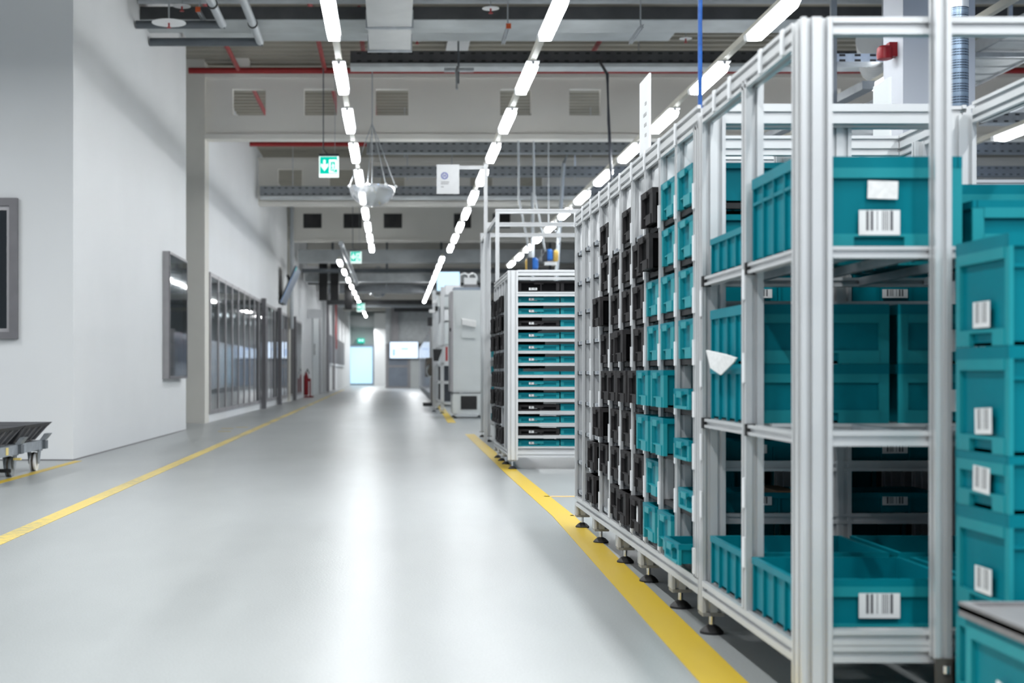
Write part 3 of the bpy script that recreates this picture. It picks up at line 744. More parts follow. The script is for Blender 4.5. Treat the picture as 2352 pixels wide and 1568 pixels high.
MB(o).box(.627, .958, 20.88, 20.895, 3.64, 4.07).build('board', M['white'], sg)
ring = MB(o); cx, cz, n = .742, 3.905, 28
for k in range(n):
    a, b_ = 2 * math.pi * k / n, 2 * math.pi * (k + 1) / n
    q = [(cx + r * math.cos(t), 0, cz + r * math.sin(t)) for t, r in ((a, .036), (b_, .036), (b_, .052), (a, .052))]
    ring.hexa([(x, 20.879, z) for x, _, z in q], [(x, 20.876, z) for x, _, z in q])
ring.build('emblem_ring', M['sign_blue'], sg)
MB(o).box(cx - .019, cx - .009, 20.876, 20.879, cz - .022, cz + .022).box(cx + .009, cx + .019, 20.876, 20.879, cz - .022, cz + .022).box(cx - .009, cx + .009, 20.876, 20.879, cz - .005, cz + .005).build('emblem_letter', M['sign_blue'], sg)
for zz, w_ in ((3.813, .12), (3.788, .11), (3.742, .04)): MB(o).box(.69, .69 + w_, 20.877, 20.879, zz - .006, zz + .006).build('text_line', M['print_grey'], sg)
ps_ = thing('sign_post', 'tall thin aluminium post and arm holding the white sign', 'post', (1.40, 20.85, 0)); o = (1.40, 20.85, 0)
bar(ps_, o, 'post', 'z', .0, 4.07, (1.342, 20.83), (.05, .05)); bar(ps_, o, 'arm', 'x', .945, 1.367, (20.92, 4.03), (.045, .05))

# ------------------------------------------------------------------ ceiling services
def single(name, mb, material, label, cat, smooth=False, group=None):
    return tag(mb.build(name, M[material], None, smooth), label, cat, group)
def org(x, y, z): return MB((x, y, z))
# duct across the aisle, dark body with a paler underside plate
du = thing('air_duct', 'dark air duct crossing under the roof, paler underside', 'duct', (2, 21, 6.15)); o = (2, 21, 6.15)
MB(o).box(-3.695, 12, 20.7, 21.5, 6.16, 6.34).build('duct_body', M['dark_duct'], du)
MB(o).box(-3.695, 12, 20.72, 21.5, 6.15, 6.16).build('duct_underside', M['duct'], du)
d2_ = thing('flat_duct', 'pale flat rectangular duct running under the dark duct', 'duct', (-.06, 20, 5.9)); o = (-.06, 20, 5.9)
MB(o).box(-.375, .25, 18.6, 20.13, 5.905, 6.12).box(-.375, .25, 20.17, 21.6, 5.905, 6.12).build('duct_body', M['duct_white'], d2_)
MB(o).box(-.40, .275, 20.12, 20.18, 5.88, 6.145).build('flange', M['steel'], d2_)
MB(o).box(-.40, .275, 21.56, 21.62, 5.88, 6.145).build('flange', M['steel'], d2_)
# large duct nearer to the roof, far side
single('air_duct', org(4, 24.6, 6.9).box(-3.6, 4.8, 24.3, 24.9, 6.82, 6.98), 'duct', 'pale sheet duct close under the roof behind the dark duct', 'duct')
# cable trays across
def tray(name, x0, x1, y, z, h, label, material='tray', lip=True):
    t = thing(name, label, 'cable tray', ((x0 + x1) / 2, y, z)); o = ((x0 + x1) / 2, y, z)
    mb = MB(o).box(x0, x1, y, y + .012, z, z + h).box(x0, x1, y + .30, y + .312, z, z + h).box(x0, x1, y + .012, y + .30, z, z + .012)
    mb.build('tray_body', M[material], t)
    hm = MB(o); x = x0 + .12
    while x < x1 - .1:
        for f_ in (.16, .80): hm.box(x, x + .075, y - .003, y, z + h * f_ - .014, z + h * f_ + .014)
        x += .19
    s_ = hm.build('slots', M['hole'], t); s_['kind'] = 'stuff'
    if lip: MB(o).box(x0, x1, y - .07, y + .36, z - .085, z - .02).build('support_channel', M['steel_light'], t)
    k = x0 + .9
    while k < x1:
        MB(o).tube([(k, y + .15, z - .08), (k, y + .15, 7.3)], .012, 6).build('hanger_rod', M['steel'], t); k += 4.4
    return t
tray('cable_tray', -.80, 9.2, 26.0, 6.68, .22, 'nearest dark cable tray hanging in front of the first beam', 'dark_duct')
tray('cable_tray', -.65, 20, 33.5, 6.20, .27, 'grey slotted cable tray behind the first beam, nearest of three', lip=False)
tray('cable_tray', -.55, 20, 37.2, 6.17, .26, 'grey slotted cable tray behind the first beam, middle of three', lip=False)
tray('cable_tray', -3.7, 20, 39.2, 5.91, .26, 'grey slotted cable tray along the second beam')
# pipes
single('pipe', org(3, 20.4, 6.36).tube([(-3.68, 20.45, 6.37), (12, 20.45, 6.37)], .055, 12), 'pipe', 'grey pipe running straight across the top of the view', 'pipe', True)
single('pipe', org(3, 20.2, 6.5).tube([(-3.68, 20.3, 6.52), (12, 20.3, 6.52)], .05, 12), 'pipe_dark', 'dark pipe above the grey pipe across the top of the view', 'pipe', True)
for xe, yy, lb in ((-2.45, 20.3, 'grey'), (-2.02, 21.45, 'longer grey')):
    z = 5.98 if yy < 21 else 6.0
    p_ = thing('drain_pipe', '%s elbow drain pipe coming out of the left wall below the dark duct' % lb, 'pipe', (xe, yy, z)); o = (xe, yy, z)
    MB(o).tube([(-3.68, yy, z), (xe + .04, yy, z)], .058 if yy < 21 else .062, 14).build('wall_run', M['pipe_dark'], p_, True)
    MB(o).tube([(xe, yy, z), (xe, 17.6, z + .02)], .058, 14).build('aisle_run', M['pipe'], p_, True)
    MB(o).tube([(xe, yy - 1.1, z + .005), (xe, yy - 1.14, z + .005)], .072, 14).build('pipe_clip', M['rubber'], p_)
for y, x0, lb in ((28.4, -4.1, 'red sprinkler pipe along the top of the first beam'), (37.0, -3.75, 'red sprinkler pipe below the first beam'), (25.55, -.95, 'thin red sprinkler pipe behind the pale duct')):
    single('sprinkler_pipe', org(4, y, 7.0).tube([(x0, y, 6.97 if y > 30 else 7.05), (20 if y > 26 else 3.0, y, 6.97 if y > 30 else 7.05)], .06 if y > 26 else .028, 10), 'red', lb, 'pipe', True)
for x, y0, y1, lb in ((-3.1, 23, 28.3, 'leftmost'), (-1.38, 22, 28.3, 'second from left'), (-.58, 23.6, 28.3, 'third, beside the pale duct'), (3.75, 24, 28.3, 'rightmost')):
    single('sprinkler_branch', org(x, 25, 7.0).tube([(x, y0, 7.06), (x, y1, 7.06)], .045, 10), 'red', 'red sprinkler branch pipe running away under the roof, ' + lb, 'pipe', True)
for x, lb in ((-3.0, 'left'), (-1.3, 'middle'), (-.45, 'right')):
    single('sprinkler_branch', org(x, 33, 7.0).tube([(x, 30, 7.06), (x, 36.9, 7.06)], .045, 10), 'red', 'red sprinkler branch pipe beyond the first beam, %s one' % lb, 'pipe', True)
for px, py, Y, r, lb in ((418, 15, 20.2, .125, 'beside the left wall, upper one'), (388, 53, 20.0, .24, 'beside the left wall, wide one'), (1127, 20, 20.2, .12, 'in the middle of the ceiling'),
                         (958, 92, 25.0, .11, 'behind the pale duct'), (1575, 89, 25.0, .11, 'above the long rack')):
    x, y, z = at(px, py, Y)
    s_ = thing('sprinkler', 'white sprinkler plate under the roof, ' + lb, 'sprinkler', (x, y, z)); o = (x, y, z)
    MB(o).lathe((x, y, z), [(r, 0), (r, .008), (r * .3, .03)], 28).build('cover_plate', M['white'], s_, True)
    MB(o).lathe((x, y, z), [(.03, -.07), (.034, -.06), (.012, -.05), (.014, 0)], 12).build('sprinkler_head', M['red'], s_, True)
    MB(o).tube([(x, y, z + .02), (x, y, 7.29)], .012, 8).build('riser', M['pipe'], s_)
for px, py, Y, lb in ((455, 22, 19.8, 'left of the drain pipes'), (1168, 60, 19.8, 'left of the middle lamp row'), (1475, 60, 20.0, 'above the long rack')):
    x, y, z = at(px, py, Y)
    s_ = thing('mounting_channel', 'slotted steel mounting channel under the dark duct, ' + lb, 'bracket', (x, y, z)); o = (x, y, z)
    MB(o).prof('y', y, y + 1.0, (x, z), (.05, .05)).build('channel', M['steel'], s_)
    if 'long' not in lb: MB(o).box(x - .035, x + .035, y - .02, y, z - .035, z + .035).build('end_cap', M['orange'], s_)
    MB(o).box(x - .01, x + .01, y + .13, y + .15, z + .02, 7.29).build('hanger', M['steel'], s_)
x, y, z = at(1052, 205, 24.6)
s_ = thing('tray_hook', 'small steel bracket hanging below the dark cable tray', 'bracket', (x, y, z)); o = (x, y, z)
MB(o).tube([(x - .02, y, z), (x - .03, y + .05, z + .30), (x + .02, y + .5, z + .5)], .022, 8).build('hook', M['steel'], s_)
MB(o).tube([(x + .03, y + .5, z + .2), (x + .03, y + .5, 7.3)], .016, 8).build('rod', M['pipe_dark'], s_)
MB(o).box(x - .22, x + .3, y + .45, y + .6, z + .42, z + .47).build('crosspiece', M['steel'], s_)
single('roof_light', org(1.2, 26.9, 7.2).box(1.0, 1.42, 26.4, 27.6, 7.2, 7.3), 'white', 'small white panel fixed under the roof by the middle lamps', 'panel')
# right part of the hall ceiling
pd = thing('perforated_duct', 'vertical perforated round steel duct in front of the white column', 'duct', (3.57, 9, 2.68)); o = (3.57, 9, 2.68)
MB(o).lathe((3.57, 9, 2.68), [(.060, 0), (.062, .01), (.062, .63)], 32).build('perforated_section', M['perf'], pd, True)
MB(o).lathe((3.57, 9, 3.31), [(.063, 0), (.063, 4.08)], 32).build('plain_section', M['steel'], pd, True)
sd = thing('spiral_duct', 'white spiral round duct ending beside the column', 'duct', (6.7, 20, 5.5)); o = (6.7, 20, 5.5)
mb = MB(o)
for k in range(12): mb.tube([(6.55 + .05 * k, 19.4 + .14 * k, 5.55), (6.595 + .05 * k, 19.53 + .14 * k, 5.55)], .235, 22); mb.tube([(6.545 + .05 * k, 19.385 + .14 * k, 5.55), (6.555 + .05 * k, 19.415 + .14 * k, 5.55)], .245, 22)
mb.build('duct_body', M['duct_white'], sd, True)
sr = thing('alarm_siren', 'red alarm siren on the white column', 'siren', (4.93, 14.1, 4.2)); o = (4.93, 14.1, 4.2)
MB(o).lathe((4.90, 14.2, 4.13), [(.04, 0), (.075, .01), (.08, .05), (.075, .12), (.05, .14)], 20).build('housing', M['red2'], sr, True)
MB(o).box(4.93, 5.01, 14.15, 14.25, 4.16, 4.30).build('mount', M['red2'], sr)
tr = thing('cable_tray', 'wide perforated cable tray running away at the upper right', 'cable tray', (8, 20, 5.2)); o = (8, 20, 5.2)
mb = MB(o)
for k in range(26):
    y = 12.5 + .5 * k
    mb.box(7.62, 8.44, y, y + .30, 5.2, 5.212); mb.box(7.62, 8.44, y + .30, y + .5, 5.212, 5.222)
mb.build('tray_floor', M['steel_light'], tr)
MB(o).box(7.58, 7.62, 12.5, 25.5, 5.18, 5.34).build('tray_side', M['tray'], tr); MB(o).box(8.44, 8.48, 12.5, 25.5, 5.18, 5.34).build('tray_side', M['tray'], tr)
for y in (14, 18.5, 23): MB(o).box(7.5, 8.56, y, y + .06, 5.12, 5.18).build('tray_bracket', M['steel'], tr); MB(o).box(8.0, 8.05, y, y + .05, 5.21, 7.3).build('hanger', M['steel'], tr)
tray('cable_tray', 5.2, 6.9, 17.6, 4.86, .10, 'short slotted cable tray left of the white column', 'steel', False)
single('strut', org(5.6, 17, 4.6).box(5.35, 5.42, 17.4, 17.47, 4.2, 7.3), 'tray', 'vertical dark steel strut left of the white column', 'strut')
single('strut', org(8.2, 11.5, 5.2).prof('z', 4.2, 7.3, (5.05, 11.2), (.06, .06)), 'steel', 'slotted steel strut right of the perforated duct', 'strut')
single('slanted_tray', org(6, 18, 4.4).add([(5.6, 17, 4.40), (5.75, 17, 4.40), (5.75, 24, 4.62), (5.6, 24, 4.62), (5.6, 17, 4.5), (5.75, 17, 4.5), (5.75, 24, 4.72), (5.6, 24, 4.72)], [(3, 2, 1, 0), (4, 5, 6, 7), (0, 1, 5, 4), (1, 2, 6, 5), (2, 3, 7, 6), (3, 0, 4, 7)]), 'tray', 'grey trunking running away beside the white column', 'trunking')
tray('cable_tray', 10.2, 20, 24.5, 5.32, .18, 'slotted cable tray at the right behind the perforated duct', 'steel', False)
for k in range(3):
    single('roof_panel', org(11 + k * .4, 24 + k, 5.9).box(10.9 + .35 * k, 11.9 + .35 * k, 23.6 + 1.3 * k, 24.2 + 1.3 * k, 5.9, 5.94), 'lamp_tray', 'flat white panel under the roof at the right edge, %s' % ['nearest', 'middle one', 'farthest'][k], 'panel')
# hanging cables
single('air_hose', org(1.21, 5.62, 2.05).tube([(1.205, 5.60, 2.045), (1.207, 5.61, 2.4), (1.213, 5.60, 3.2), (1.205, 5.6, 7.35)], .0085, 10), 'blue', 'blue coiled air hose dropping from the roof onto the long rack', 'hose', True)
single('cable', org(3.84, 25.5, 5).tube([(3.75, 25.97, 6.70), (3.66, 25.2, 6.5), (3.60, 24.0, 6.05), (3.62, 24.0, 5.3), (3.66, 24.0, 4.5), (3.67, 24.0, 0)], .026, 8), 'cable', 'dark cable hanging down behind the long rack', 'cable', True)
single('conduit', org(4.4, 36, 5).tube([(5.1, 36.5, 6.95), (4.95, 36.5, 7.0), (4.55, 36.5, 6.85), (4.35, 36.5, 6.4), (4.15, 36.5, 3.2)], .05, 10), 'pipe', 'grey conduit bending down from the ceiling trays', 'conduit', True)
single('conduit', org(4, 38, 4).tube([(3.75, 38.5, 5.9), (3.75, 38.5, 3.2)], .045, 8), 'pipe', 'straight grey conduit beside the bent one', 'conduit', True)
# hanging tools
for px, py, Y, lb, fl in ((1262, 585, 30, 'upper right one', 1), (1228, 605, 29, 'lower left one', -1)):
    x, y, z = at(px, py, Y)
    t = thing('hanging_tool', 'blue and yellow tool hanging on cables behind the middle rack, ' + lb, 'tool', (x, y, z)); o = (x, y, z)
    MB(o).lathe((x, y, z - .12), [(.05, 0), (.075, .02), (.075, .2), (.04, .24)], 14).build('motor', M['blue_tool'], t, True)
    MB(o).lathe((x + .13 * fl, y, z - .14), [(.04, 0), (.06, .03), (.06, .2), (.03, .24)], 14).build('grip', M['yellow_tool'], t, True)
    MB(o).box(x - .16, x - .05, y - .06, y + .06, z - .14, z + .12).build('valve_block', M['cable'], t)
    MB(o).box(x - .10, x + .14, y - .05, y + .05, z - .22, z - .15).build('base_plate', M['white'], t)
    MB(o).tube([(x - .10, y, z + .1), (x - .16, y, z + .5), (x - .32, y, z + 1.3), (x - .34, y, 6.2)], .022, 8).build('supply_hose', M['pipe'], t, True)
    MB(o).tube([(x + .1, y, z + .08), (x + .22, y, z + .25), (x + .14, y, z + .5), (x - .02, y, z + .58), (x - .02, y, 6.2)], .014, 8).build('cord', M['pipe'], t, True)

# ------------------------------------------------------------------ exit signs, mirrors
def exit_sign(px, py, Y, wd, ht, label):
    x, y, z = at(px, py, Y); o = (x, y, z)
    t = thing('exit_sign', label, 'exit sign', o, 0, 'hanging exit signs')
    h2 = ht / 2; w2 = wd / 2
    MB(o).box(x - w2, x + w2, y, y + .03, z - h2, z + h2).build('light_panel', M['exit_white'], t)
    MB(o).box(x - w2 * .90, x + w2 * .84, y - .006, y, z - h2 * .66, z + h2 * .95).build('green_field', M['exit_green'], t)
    MB(o).box(x - w2, x + w2, y - .01, y + .08, z + h2, z + h2 + ht * .11).build('housing', M['cable'], t)
    a = MB(o); xa = x - w2 * .45
    pts = [(-.09, .62), (.09, .62), (.09, .18), (.30, .30), (.30, .06), (0, -.38), (-.30, .06), (-.30, .30), (-.09, .18)]
    a.ext([(xa + p * wd * .62, z + q * ht * .52) for p, q in pts], 'y', y - .012, y - .006); a.build('arrow', M['exit_white'], t)
    b = MB(o); xb = x + w2 * .42
    def R(u0, u1, v0, v1): b.box(xb + u0 * wd, xb + u1 * wd, y - .012, y - .006, z + v0 * ht, z + v1 * ht)
    R(-.20, .18, .24, .34); R(-.20, -.12, -.10, .24); R(-.20, .02, -.30, -.20); R(.10, .20, -.12, .24); R(-.20, -.14, -.22, -.10); R(.02, .20, -.30, -.26)
    b.build('doorway', M['exit_white'], t)
    c = MB(o)
    c.lathe((xb - .01 * wd, y - .009, z + .15 * ht), [(.001, -.03 * ht), (.03 * ht, 0), (.001, .03 * ht)], 10)
    def limb(p, q, r=.02): c.tube([(xb + p[0] * wd, y - .009, z + p[1] * ht), (xb + q[0] * wd, y - .009, z + q[1] * ht)], r * wd, 6)
    limb((-.01, .11), (.0, -.04), .04); limb((.0, -.04), (-.07, -.16), .025); limb((.0, -.04), (.07, -.10), .025); limb((.07, -.10), (.06, -.2), .022); limb((0, .09), (.08, .04)); limb((0, .09), (-.08, .02))
    c.build('running_figure', M['exit_white'], t)
    for dx in (-.3, .3): MB(o).tube([(x + dx * wd, y + .03, z + h2 + .02), (x + dx * wd, y + .03, 7.2)], .006, 6).build('suspension_wire', M['pipe'], t)
    MB(o).tube([(x - .02, y + .03, z + h2 + .04), (x - .1 * wd - .07, y + .03, z + h2 + .14), (x - .28 * wd, y + .03, z + h2 + .35), (x - .28 * wd, y + .03, 7.2)], .010, 6).build('cable', M['cable'], t, True)
exit_sign(755.5, 383, 28.0, .39, .415, 'lit green exit sign with arrow and running figure, nearest of the hanging ones')
exit_sign(817.5, 591, 50.0, .40, .42, 'lit green exit sign hanging deeper in the aisle, second one')
exit_sign(829, 706, 71.2, .40, .42, 'lit green exit sign hanging far down the aisle, third one')
x, y, z = at(829, 782, 124.3); gx = thing('exit_light', 'small lit exit light above the far gate', 'exit sign', (x, y, z))
MB((x, y, z)).box(x - .30, x + .30, y, y + .5, z - .19, z + .19).build('light_panel', M['exit_green'], gx)
MB((x, y, z)).lathe((x - .12, y - .01, z + .02), [(.001, -.10), (.10, 0), (.001, .10)], 12).build('lamp_spot', M['exit_white'], gx); MB((x, y, z)).lathe((x + .12, y - .01, z + .02), [(.001, -.10), (.10, 0), (.001, .10)], 12).build('lamp_spot', M['exit_white'], gx)
def dome(px, py, Y, R, label, detail=True):
    x, y, z = at(px, py, Y); o = (x, y, z)
    t = thing('dome_mirror', label, 'mirror', o, 0, 'hanging dome mirrors')
    prof = [(.001, -.42 * R * 2)] + [(R * math.sin(a), -.84 * R * math.cos(a)) for a in [math.pi / 2 * k / 12 for k in range(1, 13)]]
    inner = [(r * .985, zz + .008) for r, zz in reversed(prof[1:])] + [(.001, prof[0][1] + .008)]
    mb = MB(o); full = prof + inner; n = 40; vs = []; fs = []
    for r, zz in full: vs += [(x + r * math.cos(2 * math.pi * k / n), y + r * math.sin(2 * math.pi * k / n), z + zz) for k in range(n)]
    for i in range(len(full) - 1):
        for k in range(n): fs.append((i * n + k, i * n + (k + 1) % n, (i + 1) * n + (k + 1) % n, (i + 1) * n + k))
    mb.add(vs, fs); mb.build('bowl', M['acrylic'], t, True)
    mb = MB(o)
    mb.lathe((x, y, z), [(R * .99, -.012), (R * 1.03, -.008), (R * 1.03, .008), (R * .99, .012)], 40); mb.build('rim', M['acrylic'], t, True)
    # curved inner reflector
    vs = []; fs = []; m1, m2 = 10, 8
    for i in range(m1 + 1):
        a = -1.9 + 1.75 * i / m1 + math.pi / 2 * .35
        for j in range(m2 + 1):
            b_ = .12 + 1.30 * j / m2
            r = R * .93
            vs.append((x + r * math.sin(b_) * math.cos(a), y + r * math.sin(b_) * math.sin(a), z - .80 * R * math.cos(b_)))
    for i in range(m1):
        for j in range(m2):
            q = i * (m2 + 1) + j; fs.append((q, q + 1, q + m2 + 2, q + m2 + 1))
    MB(o).add(vs, fs).build('reflector_shell', M['mirror_cream'], t, True)
    top = (x + .0, y, z + 1.38 * R * 2)
    for a in (-2.9, -1.75, -.95, -.12, 1.6):
        e = (x + R * 1.02 * math.cos(a), y + R * 1.02 * math.sin(a), z)
        MB(o).tube([e, top], .009 if detail else .02, 6).build('chain', M['pipe'], t)
        MB(o).lathe((e[0], e[1], z - .03), [(.001, 0), (.03, .02), (.03, .05), (.001, .07)], 10).build('eyelet', M['white'], t, True)
    MB(o).tube([top, (top[0], top[1], 7.3)], .012, 6).build('hanger', M['pipe'], t)
dome(855, 430, 27.0, .44, 'clear half dome mirror hanging on chains above the aisle')
dome(868, 664, 72.0, .50, 'far hanging dome mirror deep in the aisle', False)

# ------------------------------------------------------------------ dolly with black trays at the left edge
DO = (-4.1, 13.8, 0)
dt = thing('tray_dolly', 'grey steel dolly on castors at the left edge', 'dolly', DO)
def D(): return MB(DO)
def castor(x, y, r, big_):
    c_ = D().tube([(x - .028, y, r), (x + .028, y, r)], r, 24).build('castor_wheel', M['dolly'] if big_ else M['white'], dt, True)
    D().tube([(x - .010, y, r), (x + .010, y, r)], r + .003, 24).build('tyre', M['brown'], c_, True)
    for s in (-1, 1): D().hexa([(x + s * .046 - .005, y - .03, r - .02), (x + s * .046 + .005, y - .03, r - .02), (x + s * .046 + .005, y + .03, r - .02), (x + s * .046 - .005, y + .03, r - .02)], [(x + s * .052 - .005, y - .06, .21), (x + s * .052 + .005, y - .06, .21), (x + s * .052 + .005, y + .06, .21), (x + s * .052 - .005, y + .06, .21)]).build('fork', M['dolly'], c_)
    D().box(x - .07, x + .07, y - .07, y + .07, .205, .222).build('mount_plate', M['dolly'], c_)
    if big_:
        D().box(x + .06, x + .13, y - .10, y - .05, .165, .185).build('brake_pedal', M['amber'], c_)
        D().box(x - .09, x + .04, y - .115, y - .095, .045, .08).build('brake_bar', M['rubber'], c_)
castor(-3.74, 13.84, .098, True); castor(-3.71, 14.66, .095, False); castor(-4.5, 14.66, .095, False)
D().box(-3.68, -3.63, 12.4, 14.82, .222, .315).build('side_rail', M['dolly'], dt)
D().box(-4.60, -4.55, 12.4, 14.82, .222, .315).build('side_rail', M['dolly'], dt)
for y in (13.84, 14.76): D().box(-4.55, -3.68, y - .04, y + .04, .222, .31).build('cross_rail', M['dolly'], dt)
for y in (13.78, 14.74):
    D().box(-3.63, -3.60, y - .05, y + .06, .225, .31).build('rail_end', M['pipe_dark'], dt)
    D().hexa([(-3.66, y - .06, .315), (-3.615, y - .06, .315), (-3.615, y + .08, .315), (-3.66, y + .08, .315)], [(-3.61, y - .06, .385), (-3.56, y - .06, .385), (-3.56, y + .08, .385), (-3.61, y + .08, .385)]).build('corner_guide', M['dolly'], dt)
D().box(-3.63, -3.626, 13.30, 13.38, .235, .305).build('yellow_label', M['amber'], dt)
for y0, y1, lb in ((12.62, 13.70, 'nearer'), (13.76, 14.80, 'farther')):
    o = (-4.1, (y0 + y1) / 2, .33)
    tb = thing('black_tray', '%s black ribbed plastic tray with flared walls lying on the dolly' % lb, 'tray', o)
    def side(t, off=0):   # the flared right wall between bottom (t=0) and rim (t=1)
        return -3.72 + .13 * t + off
    MB(o).hexa([(-4.50, y0 + .10, .318), (side(0), y0 + .10, .318), (side(0), y1 - .10, .318), (-4.50, y1 - .10, .318)], [(-4.62, y0 + .02, .465), (side(.85), y0 + .02, .465), (side(.85), y1 - .02, .465), (-4.62, y1 - .02, .465)]).build('tray_body', M['dolly_black'], tb)
    MB(o).hexa([(-4.64, y0, .462), (side(.95), y0, .462), (side(.95), y1, .462), (-4.64, y1, .462)], [(-4.66, y0 - .01, .50), (side(1.25), y0 - .01, .50), (side(1.25), y1 + .01, .50), (-4.66, y1 + .01, .50)]).build('rim', M['dolly_black'], tb)
    mb = MB(o)
    for k in range(5):
        yb = y0 + .12 + (y1 - y0 - .24) * k / 4; yt = y0 + .04 + (y1 - y0 - .08) * k / 4
        mb.hexa([(side(0) - .01, yb - .008, .319), (side(0, .014), yb - .008, .319), (side(0, .014), yb + .008, .319), (side(0) - .01, yb + .008, .319)],
                [(side(.85) - .01, yt - .008, .463), (side(.85, .018), yt - .008, .463), (side(.85, .018), yt + .008, .463), (side(.85) - .01, yt + .008, .463)])
    mb.box(side(0) - .01, side(0) + .006, y0 + .11, y1 - .11, .319, .328)
    mb.build('ribs', M['lid'], tb)

# ------------------------------------------------------------------ on the left wall
nb = thing('notice_case', 'glazed notice case in a grey frame on the white left wall', 'notice board', (-3.64, 23.7, .92)); o = (-3.64, 23.7, .92)
MB(o).box(-3.70, -3.585, 22.75, 24.7, .92, .96).box(-3.70, -3.585, 22.75, 24.7, 2.92, 2.96).box(-3.70, -3.585, 22.75, 22.79, .96, 2.92).box(-3.70, -3.585, 24.66, 24.7, .96, 2.92).build('case_frame', M['frame_grey'], nb)
MB(o).box(-3.699, -3.665, 22.79, 24.66, .96, 2.92).build('back_panel', M['bluegrey'], nb)
MB(o).box(-3.595, -3.59, 22.79, 24.66, .96, 2.92).build('pane', M['glass_dark'], nb)
MB(o).box(-3.70, -3.60, 22.74, 22.75, .92, 2.96).build('side_panel', M['mullion'], nb)
MB(o).box(-3.664, -3.662, 23.2, 24.0, 1.1, 1.5).build('pinned_sheet', M['paper'], nb)
tv = thing('tilted_monitor', 'large dark monitor tilted out from the left wall above the windows', 'monitor', (-3.47, 48, 3.95), 0); tv.rotation_euler = (0, math.radians(24), 0)
MB().box(-.07, .0, -1.0, 1.0, -.66, .66).build('housing', M['rubber'], tv); MB().box(0, .012, -.97, .97, -.63, .63).build('screen', M['bluegrey'], tv); MB().box(-.03, .015, -1.03, -1.0, -.66, .66).build('bezel', M['blue_glass'], tv)
MB().box(.002, .015, -1.035, -1.02, .50, .62).build('status_light', M['exit_green'], tv); MB().tube([(-.07, 0, .1), (-.27, 0, .30)], .04, 8).build('bracket', M['rubber'], tv)
fe = thing('fire_extinguisher', 'red fire extinguisher on a red stand by the left wall', 'fire extinguisher', (-3.6, 60.5, 0)); o = (-3.6, 60.5, 0)
MB(o).lathe((-3.72, 60.2, .08), [(.06, 0), (.10, .03), (.10, .78), (.05, .92), (.03, 1.0)], 16).build('cylinder', M['red2'], fe, True)
MB(o).box(-3.78, -3.55, 60.17, 60.23, .68, .80).build('bracket', M['red2'], fe); MB(o).box(-3.58, -3.52, 60.15, 60.21, 0, .8).build('stand_post', M['red2'], fe); MB(o).box(-3.8, -3.4, 60.05, 60.35, 0, .06).build('stand_base', M['red2'], fe)
MB(o).tube([(-3.72, 60.2, 1.05), (-3.66, 60.1, 1.2), (-3.58, 60.1, 1.0)], .02, 8).build('hose', M['rubber'], fe, True)
dr = thing('door_2', 'white door in the far left wall', 'door', (-3.8, 68, 0)); dr['kind'] = 'structure'; o = (-3.8, 68, 0)
MB(o).box(-3.82, -3.76, 66.2, 71.5, 0, 3.9).build('door_leaf', M['machine'], dr); MB(o).box(-3.82, -3.72, 71.5, 72.2, 0, 4.2).build('door_frame', M['mullion'], dr)
wr = thing('round_sign', 'dark round sign on the white door', 'sign', (-3.75, 66.8, 2.1)); MB((-3.75, 66.8, 2.1)).tube([(-3.765, 67.2, 2.15), (-3.745, 67.2, 2.15)], .28, 20).build('disc', M['rubber'], wr); MB((-3.75, 66.8, 2.1)).tube([(-3.744, 67.2, 2.15), (-3.742, 67.2, 2.15)], .12, 16).build('symbol', M['white'], wr)
single('wall_sign', org(-3.6, 64, 3.6).box(-3.82, -3.2, 63, 63.04, 3.45, 3.85), 'white', 'small pale sign sticking out from the far left wall', 'sign')
dw = thing('window_30', 'dark ribbon window in the far left wall', 'window', (-3.8, 95, 1.6)); dw['kind'] = 'structure'; o = (-3.8, 95, 1.6)
MB(o).box(-3.82, -3.77, 84, 108, 1.62, 3.3).build('pane', M['frame_grey'], dw); MB(o).box(-3.82, -3.74, 84, 108, 1.5, 1.62).build('sill', M['lamp_tray'], dw)
for i, y in enumerate((76, 80, 88)): struct(MB().box(-3.9, -3.66, y, y + .7, 0, 6.5).build('trim_%d' % (i + 3), M['mullion'] if i else M['wall']))
single('red_cable', org(-3.7, 92, 4).box(-3.81, -3.70, 92, 92.2, 2.6, 6.4), 'red', 'thin red riser on the far left wall', 'pipe')
for z, i in ((3.75, 'upper'), (2.45, 'lower')): single('call_point', org(-3.7, 123, z).box(-4.45, -4.15, 124.6, 124.99, z - .2, z + .2), 'red2', 'small red box beside the far gate, %s one' % i, 'alarm box')

# ------------------------------------------------------------------ far services under the roof
far = [('air_duct', -3.55, 20, 52.2, 6.1, .6, .85, 'dark_duct', 'added dark block right behind the third beam'), ('air_duct', -3.7, 20, 55.0, 5.30, .50, .5, 'duct', 'pale duct across the hall beyond the third beam'), ('pipe_bundle', -3.7, 20, 57.0, 5.05, .3, .16, 'pipe_dark', 'dark pipe across the hall beyond the third beam'),  # first entry is added, so the beam openings look shaded
       ('air_duct', -3.7, 20, 59.0, 4.82, .8, .34, 'steel_light', 'light steel duct across the hall, lower one'), ('cable_tray', -3.7, 20, 61.0, 4.83, .3, .14, 'dark_duct', 'dark cable tray under the light steel duct'),
       ('cable_tray', -2.0, 20, 66.0, 4.8, .4, .18, 'tray', 'grey cable tray deep in the hall'), ('air_duct', -3.7, 20, 70.0, 5.0, .8, .4, 'tray', 'grey duct deep in the hall'), ('cable_tray', -3.7, 20, 78.0, 4.8, .5, .25, 'dark_duct', 'dark cable tray deep in the hall'),
       ('air_duct', -3.2, 20, 82.0, 4.85, .7, .4, 'pipe', 'grey duct deep in the hall, above the screen booth')]
for nm, x0, x1, y, z, dy, dz, mt, lb in far: single(nm, org(5, y, z).box(x0, x1, y, y + dy, z, z + dz), mt, lb, 'duct' if 'duct' in nm else 'cable tray')
